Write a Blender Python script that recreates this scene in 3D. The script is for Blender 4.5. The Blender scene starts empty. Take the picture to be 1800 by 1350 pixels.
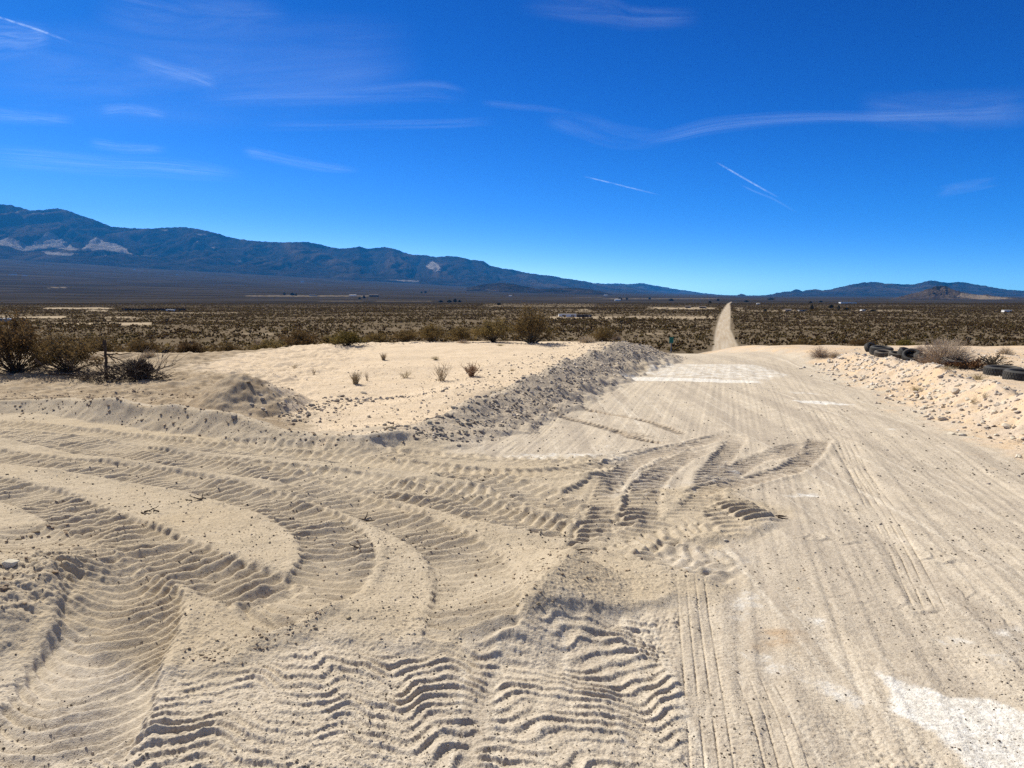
import bpy, bmesh, math, random
import numpy as np
from mathutils import Vector, Matrix
R = math.radians
C = bpy.context.scene.collection
sc = bpy.context.scene
random.seed(7)
# ------------------------------------------------------------------ camera
F, CX, CY = 1350.0, 900.0, 675.0           # focal length and centre in photo pixels
EYE = 1.6
PITCH = math.atan((675 - 518) / F)
SP, CP = math.sin(PITCH), math.cos(PITCH)
cam = bpy.data.cameras.new('camera'); cam_o = bpy.data.objects.new('camera', cam); C.objects.link(cam_o)
cam_o.location = (0, 0, EYE); cam_o.rotation_euler = (R(90) - PITCH, 0, 0)
cam.sensor_fit = 'HORIZONTAL'; cam.sensor_width = 36; cam.lens = 36 * F / 1800
cam.clip_start = 0.05; cam.clip_end = 250000
sc.camera = cam_o

def ray(px, py):
    u = (px - CX) / F; v = (CY - py) / F
    return u, CP + v * SP, -SP + v * CP
def at(px, py, z=0.0):
    a, b, c = ray(px, py); t = (z - EYE) / c
    return a * t, b * t
def at_depth(px, py, y):
    a, b, c = ray(px, py); t = y / b
    return a * t, y, EYE + c * t
def proj(x, y, z):
    f = y * CP - (z - EYE) * SP; f = np.where(np.abs(f) < 1e-6, 1e-6, f)
    return CX + F * x / f, CY - F * (y * SP + (z - EYE) * CP) / f

# ------------------------------------------------------------------ noise
_G = np.array([(math.cos(i * math.pi / 32), math.sin(i * math.pi / 32)) for i in range(64)])
def _h(ix, iy, s):
    h = (ix * 374761393 + iy * 668265263 + s * 974711 + 12345) & 0xffffffff
    h = ((h ^ (h >> 13)) * 1274126177) & 0xffffffff
    return (h ^ (h >> 16)) & 63
def perlin(x, y, s=0):
    x0 = np.floor(x); y0 = np.floor(y); fx = x - x0; fy = y - y0
    ix = x0.astype(np.int64); iy = y0.astype(np.int64)
    u = fx * fx * fx * (fx * (fx * 6 - 15) + 10); v = fy * fy * fy * (fy * (fy * 6 - 15) + 10)
    def g(dx, dy):
        k = _h(ix + dx, iy + dy, s)
        return _G[k, 0] * (fx - dx) + _G[k, 1] * (fy - dy)
    a = g(0, 0); b = g(1, 0); c = g(0, 1); d = g(1, 1)
    return 1.5 * ((a + u * (b - a)) * (1 - v) + (c + u * (d - c)) * v)
def fbm(x, y, o=3, s=0, gain=.5):
    r = 0; a = 1
    for i in range(o):
        r = r + a * perlin(x, y, s + 17 * i); a *= gain; x = x * 2.03 + 3.1; y = y * 2.03 - 1.7
    return r
def sstep(a, b, x):
    t = np.clip((x - a) / (b - a), 0, 1); return t * t * (3 - 2 * t)

# ------------------------------------------------------------------ 2-D helpers
def pl(x, y, P):
    """nearest point on a polyline: distance, signed offset (left +), arclength, index+fraction"""
    P = np.asarray(P, float); bd = np.full(x.shape, 1e18); bs = np.zeros(x.shape); bt = np.zeros(x.shape); bi = np.zeros(x.shape)
    s0 = 0
    for i in range(len(P) - 1):
        ax, ay = P[i, :2]; dx = P[i + 1, 0] - ax; dy = P[i + 1, 1] - ay; L = math.hypot(dx, dy)
        if L < 1e-9: continue
        k = ((x - ax) * dx + (y - ay) * dy) / (L * L)
        kc = np.clip(k, 0, 1)
        ex = x - ax - kc * dx; ey = y - ay - kc * dy; d = ex * ex + ey * ey
        m = d < bd
        side = dx * (y - ay) - dy * (x - ax)
        bd = np.where(m, d, bd); bt = np.where(m, side / L, bt)
        bs = np.where(m, s0 + kc * L, bs); bi = np.where(m, i + kc, bi)
        s0 += L
    return np.sqrt(bd), bt, bs, bi
def sd_poly(x, y, P):
    """signed distance to a closed polygon, positive inside"""
    P = np.asarray(P, float); d = np.full(x.shape, 1e18); ins = np.zeros(x.shape, bool)
    n = len(P)
    for i in range(n):
        ax, ay = P[i]; bx, by = P[(i + 1) % n]; dx = bx - ax; dy = by - ay
        k = np.clip(((x - ax) * dx + (y - ay) * dy) / (dx * dx + dy * dy + 1e-12), 0, 1)
        d = np.minimum(d, (x - ax - k * dx) ** 2 + (y - ay - k * dy) ** 2)
        c = (ay > y) != (by > y)
        with np.errstate(divide='ignore', invalid='ignore'):
            ins ^= c & (x < (bx - ax) * (y - ay) / (by - ay if by != ay else 1e-12) + ax)
    return np.where(ins, 1, -1) * np.sqrt(d)
def spline(P, n=8):
    P = [np.array(p, float) for p in P]; out = []
    Q = [2 * P[0] - P[1]] + P + [2 * P[-1] - P[-2]]
    for i in range(1, len(Q) - 2):
        a, b, c, d = Q[i - 1:i + 3]
        for k in range(n):
            t = k / n
            out.append(.5 * (2 * b + (c - a) * t + (2 * a - 5 * b + 4 * c - d) * t * t + (3 * b - a - 3 * c + d) * t ** 3))
    out.append(P[-1]); return np.array(out)
def W(pts, z=0.0):                                   # photo pixels on the level ground -> metres
    return [at(p[0], p[1], p[2] if len(p) > 2 else z) for p in pts]
def WZ(pts):
    return [at(p[0], p[1], p[2]) + tuple(p[2:]) for p in pts]

# ------------------------------------------------------------------ landform
BERM = spline(WZ([(650, 762, .08), (690, 755, .15), (757, 737, .20), (850, 700, .28), (950, 655, .38), (1031, 622, .43), (1090, 603, .50), (1118, 604, .44), (1150, 613, .22)]), 4)
FRONT = spline(WZ([(-260, 715, .10), (0, 708, .12), (100, 702, .18), (200, 706, .24), (300, 713, .26), (400, 732, .22), (480, 752, .16), (560, 765, .12), (640, 768, .14), (700, 762, .14)]), 4)
RBANK = spline(WZ([(1395, 632, .05), (1440, 628, .16), (1520, 625, .32), (1600, 640, .38), (1700, 661, .40), (1800, 690, .40), (2000, 745, .36), (2400, 860, .25)]), 4)
SM = np.array([at(1040, 992, .0) + (.0,), at(1005, 1003, .0) + (.11,), at(955, 1068, .0) + (.135,), at(905, 1128, .0) + (.09,), at(880, 1160, .0) + (.0,)])
TOE_L = W([(640, 1500), (700, 900), (800, 782), (900, 740), (1000, 700), (1100, 665), (1180, 640), (1212, 626)])
TOE_R = W([(1352, 626), (1430, 640), (1560, 700), (1680, 760), (1800, 815), (2050, 900), (3200, 1500)])
PLAT_L = [(-60, 9.2)] + [tuple(p[:2]) for p in FRONT] + [tuple(p[:2]) for p in BERM[4:-6]] + [(3.2, 21), (3.0, 40), (-60, 40)]
PLAT_R = [tuple(p[:2]) for p in RBANK[3:]] + [(60, 3.0), (60, 40), (7.4, 40), (7.0, 20)]
MOUND = at(408, 655, .55)
FARROAD = np.array([at(1280, 640, 0.05) + (2.4,), at(1278, 623, .05) + (2.4,)] +
                   [at_depth(px, py, 1)[:0] + ((px - CX) / F * D * 1.006, D, w) for px, py, D, w in
                    ((1277, 621, 40, 2.6), (1278, 615, 90, 3.0), (1274, 605, 150, 2.35), (1268, 580, 240, 2.05), (1271, 557, 380, 2.5),
                     (1275, 540, 800, 2.4), (1276.5, 530, 1300, 2.2), (1281, 524, 2600, 1.7))])
FOOT_A = [-1.2, -.667, -.44, -.22, -.05, .074, .2, .3, 3]
FOOT_Z = [560, 430, 300, 190, 105, 60, 22, 0, 0]
def hill_drop(x, y):
    E = 19.6 - 4.2 * sstep(-3, -7.5, x) - 8 * sstep(-9, -40, x) - 6 * sstep(10, 40, x)
    d = np.maximum(y - E, 0)
    return -8.8 * (1 - np.exp(-(d / 40) ** 1.6))
def H0(x, y):
    x = np.asarray(x, float); y = np.asarray(y, float)
    z = hill_drop(x, y) - 14 * sstep(200, 3000, y)
    a = x / np.maximum(y, 1)
    foot = np.interp(a, FOOT_A, FOOT_Z)
    z = z + .82 * foot * np.clip((y - 1500) / 7500, 0, 2.2) ** 1.5
    z = z + sstep(40, 160, y) * (.5 * perlin(x / 55, y / 55, 3) + .25 * perlin(x / 17, y / 17, 4)) * sstep(6000, 1000, y)
    near = (y < 45) & (y > -5) & (np.abs(x) < 45)
    if near.any():
        xn = x[near]; yn = y[near]; h = np.zeros(xn.shape)
        wob = .10 * fbm(xn * .9, yn * .9, 2, 5)
        # left plateau of pale sand
        sd = sd_poly(xn, yn, PLAT_L) + wob
        pla = np.clip(.04 + .030 * (yn - 8.5), .04, .34) + .035 * fbm(xn * .5, yn * .8, 3, 8)
        pla = pla + (.045 * fbm(xn * 1.7, yn * 1.7, 3, 21) + .018 * fbm(xn * 6, yn * 6, 3, 22, .6)) * sstep(-2.6, -3.8, xn)
        bx, by = at(640, 700, .08)
        pla = pla - .07 * np.exp(-(((xn - bx) / 1.1) ** 2 + ((yn - by) / 1.0) ** 2))
        h = h + pla * sstep(-.25, .45, sd)
        # right gravel shelf
        sdr = sd_poly(xn, yn, PLAT_R) + wob
        h = h + (.24 + .04 * fbm(xn * .7, yn * .7, 2, 9)) * sstep(-1.15, .25, sdr)
        for P, wf, wb, sgn in ((BERM, .34, .34, -1), (FRONT, .20, .7, -1), (RBANK, .5, .5, 1)):
            d, t, s, i = pl(xn, yn, P)
            hh = np.interp(i, np.arange(len(P)), P[:, 2])
            ff = wf + (hh * .75 if P is BERM else 0)
            w = wb + (ff - wb) * sstep(-.12, .12, t * sgn)
            g = hh * np.clip(1.06 - d / (1.45 * w) * (1 + .18 * perlin(xn * 2.2, yn * 2.2, 11) + .10 * perlin(xn * 7, yn * 7, 13)), 0, 1) ** 1.1 * (1 + .25 * perlin(s * 1.4, s * 0 + 3.3, 12))
            if P is RBANK: h = np.maximum(h, g * 1.05)
            elif P is BERM: h = np.maximum(h, g) 
            else: h = np.maximum(h, g)
        # heap of dirt on the left and low heaps
        mx, my = MOUND
        r = np.sqrt(((xn - mx - .12) / np.where(xn > mx, 1.15, .85)) ** 2 + ((yn - my) / 1.0) ** 2) * (1 + .16 * perlin(xn * 1.6, yn * 1.6, 14))
        h = np.maximum(h, .47 * (1 - np.sqrt(np.clip(r, 0, 1) ** 2 * .97 + .03)) * 1.2 + h * .25 * sstep(1, .4, r) + .03 * fbm(xn * 5, yn * 5, 3, 17) * sstep(1, .6, r))
        bx, by = at(820, 690, .15)
        h = h + .10 * np.exp(-(((xn - bx) / .55) ** 2 + ((yn - by) / .7) ** 2))
        bx, by = at(10, 1035, .1)
        mk = np.exp(-(((xn - bx) / .44) ** 2 + ((yn - by) / .70) ** 2) ** 1.5)
        h = h + mk * (.17 + .032 * fbm(xn * 6, yn * 6, 4, 16, .62))
        bx, by = at(560, 1085, .0)
        h = h + .035 * np.exp(-(((xn - bx) / .30) ** 2 + ((yn - by) / .12) ** 2))
        d, t, s, i = pl(xn, yn, SM)
        hh = np.interp(i, np.arange(len(SM)), SM[:, 2])
        g = hh * np.clip(1.04 - d / (.48 - .10 * sstep(-.05, .05, t)) * (1 + .12 * perlin(xn * 3, yn * 3, 15)), 0, 1) ** 1.15
        h = h + g
        # gravel shoulder just past the road crest
        h = h + .03 * fbm(xn * .35, yn * .35, 2, 20)
        z[near] += h
    return z
def hit(px, py, dmin=2.0, dmax=20000):
    """where the line of sight through a photo pixel meets the land"""
    a, b, c = ray(px, py); D = np.geomspace(dmin, dmax, 5000)
    x = a / b * D; zz = EYE + c / b * D
    below = zz < H0(x, D)
    k = int(np.argmax(below)) if below.any() else len(D) - 1
    k0 = max(k - 1, 0); D2 = np.linspace(D[k0], D[k], 60); below = (EYE + c / b * D2) < H0(a / b * D2, D2)
    k = int(np.argmax(below)) if below.any() else -1
    return a / b * D2[k], D2[k]

# ------------------------------------------------------------------ tyre tracks and colour zones
TR = []
def T(pts, w, pitch, amp, style, depth=.012, slant=0., curve=.3, fade=.25, warp=.08, dark=0.):
    TR.append((spline(W(pts), 6), w, pitch, amp, style, depth, slant, curve, fade, warp, dark))
# long sweeping loader tracks in the loose sand, far ones first
T([(-300, 736), (0, 748), (160, 763), (300, 778), (500, 793), (700, 802), (900, 812), (1060, 810), (1180, 790), (1290, 765)], .36, .115, .026, 'lug', .016, .6)
T([(-300, 745), (0, 765), (200, 797), (450, 826), (700, 856), (900, 880), (1020, 880), (1080, 850), (1120, 815), (1200, 788)], .45, .115, .036, 'lug', .034, .6)
T([(-300, 732), (50, 754), (300, 784), (600, 812), (850, 845), (1000, 895), (1100, 940), (1200, 985), (1330, 1010)], .42, .12, .036, 'lug', .035, .5)
T([(-300, 735), (100, 775), (320, 815), (560, 850), (760, 880), (900, 915), (1000, 935), (1090, 945)], .42, .10, .034, 'bar', .032, .1)
T([(600, 815), (800, 835), (960, 838), (1060, 826), (1150, 806)], .30, .1, .03, 'lug', .03, .5)
T([(500, 850), (620, 888), (720, 925), (800, 970), (835, 1025), (835, 1085), (825, 1150)], .44, .105, .026, 'bar', .030, .1, .4)
T([(650, 850), (800, 880), (930, 920), (1030, 945), (1120, 962), (1190, 990)], .34, .10, .036, 'lug', .035, .6)
T([(-300, 765), (0, 805), (150, 822), (300, 846), (430, 875), (520, 905), (580, 945), (595, 990), (560, 1040), (480, 1085), (370, 1115)], .44, .105, .034, 'bar', .038, .1, .3)
T([(40, 930), (130, 985), (205, 1040), (215, 1105), (165, 1190), (130, 1270), (60, 1400)], .54, .088, .024, 'bar', .035, .1, 2.2, warp=.12)
T([(-200, 832), (20, 866), (120, 903), (230, 953), (330, 1000), (430, 1040), (520, 1068)], .42, .105, .040, 'bar', .042, 0., .3)
# swoops on the packed road: darker turned-up soil, with lug shading painted into the grooves
T([(1000, 1010), (1035, 955), (1055, 905), (1074, 850), (1130, 806), (1220, 778), (1300, 761)], .22, .105, .028, 'bite', .024, .2, fade=.75, dark=.55)
T([(1110, 975), (1125, 915), (1140, 850), (1195, 806), (1260, 782)], .27, .105, .030, 'bite', .022, .2, fade=.75, dark=.5)
T([(1310, 965), (1262, 905), (1243, 845), (1275, 800), (1300, 763)], .20, .10, .028, 'bite', .024, .2, fade=.75, dark=.5)
T([(1180, 935), (1240, 875), (1300, 822), (1380, 790), (1450, 772)], .20, .10, .027, 'bite', .020, .2, fade=.75, dark=.5)
T([(1200, 880), (1290, 850), (1385, 826), (1425, 800), (1445, 771)], .21, .09, .032, 'bite', .032, .1, fade=.4, dark=.85)
T([(1330, 810), (1380, 800), (1410, 785)], .2, .07, .02, 'bite', .015, .1, dark=.7)
T([(1360, 930), (1310, 905), (1275, 880)], .3, .1, .034, 'bite', .015, .2, dark=.6)
T([(930, 720), (1050, 745), (1130, 770), (1180, 778)], .17, .085, .022, 'bite', .028, .3, dark=1.)
T([(1010, 716), (1130, 737), (1205, 763)], .15, .085, .020, 'bite', .028, .3, dark=1.)
T([(1060, 758), (1110, 760), (1150, 768)], .2, .08, .014, 'bite', .012, .3, dark=.6)
# crescents scuffed into the crust
T([(1130, 950), (1250, 945), (1350, 938), (1500, 955), (1650, 985), (1830, 992)], .28, .15, .008, 'crescent', 0.0, fade=.5)
T([(1400, 1030), (1550, 1053), (1650, 1070), (1720, 1088), (1800, 1075)], .28, .15, .008, 'crescent', 0.0, fade=.3)
T([(1640, 1040), (1700, 1045), (1750, 1062)], .22, .07, .012, 'bite', .0, .4)
T([(1130, 975), (1230, 985), (1340, 995)], .42, .105, .026, 'lug', .008, .9, warp=.3)
T([(1020, 990), (1110, 950), (1190, 930), (1290, 925)], .36, .10, .024, 'lug', .008, .8, warp=.3)
T([(1740, 1195), (1850, 1200)], .2, .06, .016, 'bite', .01, .2)
# car tyre prints
T([(1212, 1005), (1222, 1090), (1240, 1230), (1262, 1420)], .20, .035, .005, 'groove', .004)
T([(1320, 1165), (1360, 1260), (1410, 1420)], .20, .035, .005, 'groove', .004)
T([(1170, 1060), (1150, 1110), (1130, 1170)], .24, .09, .007, 'block', .002)
T([(1450, 1235), (1500, 1330), (1540, 1420)], .30, .075, .007, 'block', .002)
T([(1560, 1290), (1620, 1380), (1650, 1430)], .24, .075, .007, 'block', .002)
T([(1640, 1120), (1700, 1200), (1720, 1225)], .22, .05, .006, 'block', .002)
T([(1000, 700), (960, 745), (900, 800)], .16, .05, .007, 'groove', .004)
T([(1480, 760), (1520, 850), (1580, 960), (1640, 1080)], .2, .05, .005, 'groove', .003)
T([(1440, 720), (1490, 800), (1560, 900)], .2, .05, .005, 'groove', .003)
RIPPLE = W([(-260, 1200), (130, 1215), (250, 1196), (400, 1186), (480, 1155), (560, 1128), (700, 1148), (890, 1126), (930, 1104), (1010, 1086), (1150, 1078), (1185, 1130), (1205, 1220), (1215, 1420), (-300, 1500)])
SAND = W([(-500, 690), (0, 700), (300, 750), (560, 782), (700, 800), (860, 806), (1040, 806), (1070, 830), (1075, 870), (1180, 862), (1260, 852), (1370, 905), (1350, 938), (1250, 955), (1150, 978), (1180, 1000), (1270, 1000), (1240, 1045), (1160, 1066), (1010, 1087), (925, 1106), (890, 1130), (700, 1146), (560, 1118), (480, 1152), (390, 1186), (240, 1200), (140, 1120), (80, 1150), (0, 1165), (-300, 1180)])
WHITE = [(W(p), k) for p, k in (
    ([(1530, 1172), (1600, 1196), (1660, 1216), (1740, 1222), (1810, 1252), (1950, 1300), (1950, 1420), (1760, 1400), (1690, 1335), (1620, 1275), (1560, 1245), (1555, 1205)], 1.22),
    ([(1285, 1135), (1360, 1140), (1430, 1175), (1530, 1205), (1560, 1240), (1500, 1250), (1400, 1200), (1310, 1170)], .62),
    ([(1265, 1080), (1290, 1030), (1345, 1035), (1350, 1075), (1300, 1095)], .60),
    ([(1390, 1070), (1460, 1085), (1470, 1110), (1420, 1100)], .70),
    ([(1580, 1105), (1700, 1115), (1790, 1090), (1950, 1120), (1950, 1200), (1780, 1185), (1680, 1150)], .5),
    ([(1120, 985), (1200, 965), (1330, 968), (1350, 1000), (1230, 1018), (1150, 1005)], .46),
    ([(1080, 663), (1130, 661), (1340, 668), (1345, 675), (1200, 672), (1110, 669)], .95),
    ([(1120, 655), (1180, 640), (1330, 640), (1400, 660), (1340, 668), (1150, 662)], .68),
    ([(1380, 706), (1440, 705), (1510, 711), (1450, 713)], 1.15),
    ([(1380, 690), (1440, 692), (1440, 695), (1380, 694)], .8),
    ([(1360, 868), (1440, 864), (1450, 872), (1390, 878)], .8),
    ([(1550, 752), (1610, 755), (1560, 757)], .8),
    ([(860, 806), (900, 796), (1040, 796), (1080, 808), (960, 815)], .6),
    ([(1040, 770), (1120, 790), (1080, 850), (1180, 850), (1280, 800), (1320, 840), (1200, 880), (1080, 890), (1040, 830)], .42))]
DAMP = [W([(1325, 1092), (1400, 1082), (1440, 1110), (1400, 1140), (1340, 1130)])]

SUNDIR = (-.67, .74)
def prof(p, k):
    p = p - np.floor(p)
    return np.interp(p, (0, .50, .64, .88, 1), (0, .90, 1, .12, 0)) if k == 'sand' else np.interp(p, (0, .20, .32, .72, 1), (0, 1, .92, .12, 0))
def apply_tracks(x, y, z, dug_shade=None):
    sd = sd_poly(x, y, SAND) + .05 * fbm(x * 3, y * 3, 2, 31)
    sand = sstep(-.05, .06, sd)
    road = sstep(-.3, .5, np.minimum(side(x, y, TOE_L, -1), side(x, y, TOE_R, -1)))
    near = sstep(26, 12, y)
    # loose sand with crumbs, packed crust with lengthwise wheel lines
    crumb = np.clip(fbm(x * 30, y * 30, 2, 35, .6) - .15, 0, 1) * np.clip(.6 + .9 * perlin(x * 1.6, y * 1.6, 39), 0, 1.3)
    lump = .014 * fbm(x * 1.3, y * 1.3, 2, 33) + .005 * fbm(x * 8, y * 8, 3, 34, .6) + .009 * crumb + .0022 * fbm(x * 75, y * 75, 2, 32)
    crust = .006 * fbm(x * 3, y * 3, 3, 36) + .0014 * fbm(x * 22, y * 22, 3, 37, .7) + .0016 * fbm(x * 80, y * 80, 2, 30)
    ca, sa = math.cos(R(15.6)), math.sin(R(15.6))
    u = x * ca - y * sa; v = x * sa + y * ca
    crust = crust + road * (.008 * fbm(u * 3.1, v * .12, 2, 38, .6) + .0045 * fbm(u * 13 + .4 * perlin(u, v * .3, 29), v * .16, 2, 28, .7))
    z = z + near * (lump * np.maximum(sand, 1 - road) + crust * (1 - sand) + .02 * sand)
    # ripples of overlapping lug prints
    rp = sd_poly(x, y, RIPPLE); m = rp > -.12
    if m.any():
        xm = x[m]; ym = y[m]; q = sstep(-.05, .10, rp[m] + .05 * perlin(xm * 4, ym * 4, 40))
        seam = xm + .12 - .12 * (ym - 2.6) + .06 * perlin(xm * 2, ym * 4, 27)
        xs = xm + .30 * (ym - 2.6) + .22 * perlin(xm * 1.1, ym * 1.1, 41)
        wav = .75 * np.sin(xs / .46 * 6.283 + np.where(seam > 0, 1.9, 0)) + .22 * np.sin(xs / .19 * 6.283 + 2 * perlin(xm * 1.7, ym * 2, 42))
        ph = ym / .070 + wav + 1.1 * perlin(xm * 1.3, ym * 1.3, 43) + .16 * perlin(xm * 9, ym * 9, 44) + np.where(seam > 0, .55, 0)
        a = np.clip(.80 + .75 * perlin(xm * 3.3, ym * 5.2, 45) + .35 * perlin(xm * 9, ym * 14, 46), .05, 1.3) * (.15 + .85 * sstep(.0, .05, np.abs(seam))) * (.45 + .55 * sstep(-.5, .0, perlin(xm * 1.7, ym * 2.2, 58)))
        z[m] += q * (.0165 * a * prof(ph, 'crust') - .008 + .0022 * fbm(xm * 60, ym * 60, 2, 47))
    for k, (P, w, pitch, amp, style, depth, slant, curve, fade, warp, dark) in enumerate(TR):
        m = (x > P[:, 0].min() - w) & (x < P[:, 0].max() + w) & (y > P[:, 1].min() - w) & (y < P[:, 1].max() + w)
        if not m.any(): continue
        idx = np.nonzero(m)[0]; d, t, s, i = pl(x[idx], y[idx], P)
        j = d < w * .5 + .16
        idx = idx[j]; d = d[j]; t = t[j]; s = s[j]; i = i[j]
        if not len(idx): continue
        xm = x[idx]; ym = y[idx]; seg = np.diff(P, axis=0); L = np.hypot(*seg.T).sum()
        tg = np.vstack([seg, seg[-1:]]); tg = tg / np.linalg.norm(tg, axis=1)[:, None]
        kx = np.arange(len(P)); dirs = np.interp(i, kx, tg[:, 0]) * SUNDIR[0] + np.interp(i, kx, tg[:, 1]) * SUNDIR[1]
        n = perlin(xm * 4, ym * 4, 60 + k); n2 = perlin(xm * 13, ym * 13, 90 + k)
        hw = w / 2; q = np.clip(t / hw, -1.6, 1.6)
        if style == 'lug': ph = s / pitch + slant * np.abs(q) + np.where(t > 0, .5, 0) + warp * 2 * n + .06 * n2
        else: ph = s / pitch + slant * q + curve * q * q + warp * 2 * n + .06 * n2
        at_ = np.abs(t) + (.004 if style == 'groove' else .012) * n2
        soft = style in ('lug', 'bar', 'bite')
        if soft: at_ = at_ + .009 * np.sin(ph * 6.283)                # lugs bite past the edge of the rut
        ends = sstep(0, fade, s) * sstep(0, fade, L - s)
        mask = sstep(hw + .018, hw - .022, at_) * ends
        a = amp * np.clip(.95 + .5 * n + .2 * n2, .12, 1.4) * 1.12 * (.45 + .55 * sstep(-.55, .0, perlin(xm * 1.1, ym * 1.1, 59)))
        if style in ('lug', 'bar', 'bite'):
            pp = np.where(dirs > 0, ph, -ph)
            pr = a * prof(pp, 'crust' if style == 'bite' else 'sand')
            if style == 'lug': pr = pr * (.5 + .5 * np.abs(np.clip(q, -1, 1)))
        elif style == 'crescent':
            ph = s / pitch + .9 * q * q + .5 * n
            f = ph - np.floor(ph); pr = a * (.8 * np.exp(-((f - .5) / .13) ** 2) - .45 * np.exp(-((f - .72) / .12) ** 2)) * np.clip(1.1 - q * q, 0, 1) * (.35 + .65 * sstep(-.6, .5, n + .5 * n2))
        elif style == 'groove':
            g = np.abs(((q * .5 + .5) * 4) % 1 - .5)
            a = a * np.clip(1 + n * 1.2, .1, 1.6)
            pr = -a * sstep(.13, .03, g) - .5 * a * sstep(.25, .08, np.abs((s / pitch) % 1 - .5)) * sstep(.72, .85, np.abs(q))
        else:
            g = np.abs(((q * .5 + .5) * 5 + .5 * np.floor(s / pitch)) % 1 - .5); f = np.abs((s / pitch) % 1 - .5)
            pr = -a * np.maximum(sstep(.2, .06, g), sstep(.22, .08, f)) * np.clip(.6 + .7 * n, 0, 1.2)
        berm = depth * .5 * np.exp(-((np.abs(t) - hw - .04) / .04) ** 2) * (.6 + .6 * n) * ends
        base = H0s(xm, ym)
        flat = base + .02 * sand[idx] - depth + .004 * n + .002 * n2 + .002 * crumb[idx]
        keep = .12 if soft else 1.0
        z[idx] = z[idx] + mask * ((flat - z[idx]) * (1 - keep) + pr - (depth if keep == 1 else 0)) + berm
        if dug_shade is not None and dark: dug_shade[idx] = np.maximum(dug_shade[idx], dark * mask * (1 - .7 * sand[idx]) * np.clip(1.0 - .75 * pr / amp + .3 * n, .12, 1))  # soil tone, darkened further in the grooves as painted lug shade
    return z
def side(x, y, P, sgn):
    d, t, s, i = pl(x, y, P); return t * sgn
def H0s(x, y): return H0(x, y)
# ------------------------------------------------------------------ object helpers
def tag(o, label=None, cat=None, group=None, kind=None):
    if label: o['label'] = label
    if cat: o['category'] = cat
    if group: o['group'] = group
    if kind: o['kind'] = kind
    return o
def obj(name, me, parent=None, loc=(0, 0, 0)):
    o = bpy.data.objects.new(name, me); C.objects.link(o); o.location = loc
    if parent is not None: o.parent = parent
    return o
def empty(name, loc, rz=0., s=1.):
    o = bpy.data.objects.new(name, None); C.objects.link(o); o.location = loc; o.rotation_euler = (0, 0, rz); o.scale = (s, s, s)
    return o
def np_mesh(name, co, quads, mat, smooth=True, attrs=None):
    me = bpy.data.meshes.new(name)
    k = quads.shape[1]
    me.vertices.add(len(co)); me.vertices.foreach_set('co', np.ascontiguousarray(co, dtype=np.float32).ravel())
    me.loops.add(quads.size); me.loops.foreach_set('vertex_index', np.ascontiguousarray(quads, dtype=np.int32).ravel())
    me.polygons.add(len(quads)); me.polygons.foreach_set('loop_start', np.arange(0, quads.size, k, dtype=np.int32))
    me.polygons.foreach_set('loop_total', np.full(len(quads), k, np.int32))
    me.update(calc_edges=True)
    me.polygons.foreach_set('use_smooth', np.full(len(quads), smooth))
    for n, v in (attrs or {}).items():
        at_ = me.attributes.new(n, 'FLOAT', 'POINT'); at_.data.foreach_set('value', np.ascontiguousarray(v, dtype=np.float32))
    if mat is not None:
        for m in (mat if isinstance(mat, (list, tuple)) else [mat]): me.materials.append(m)
    return me

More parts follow.
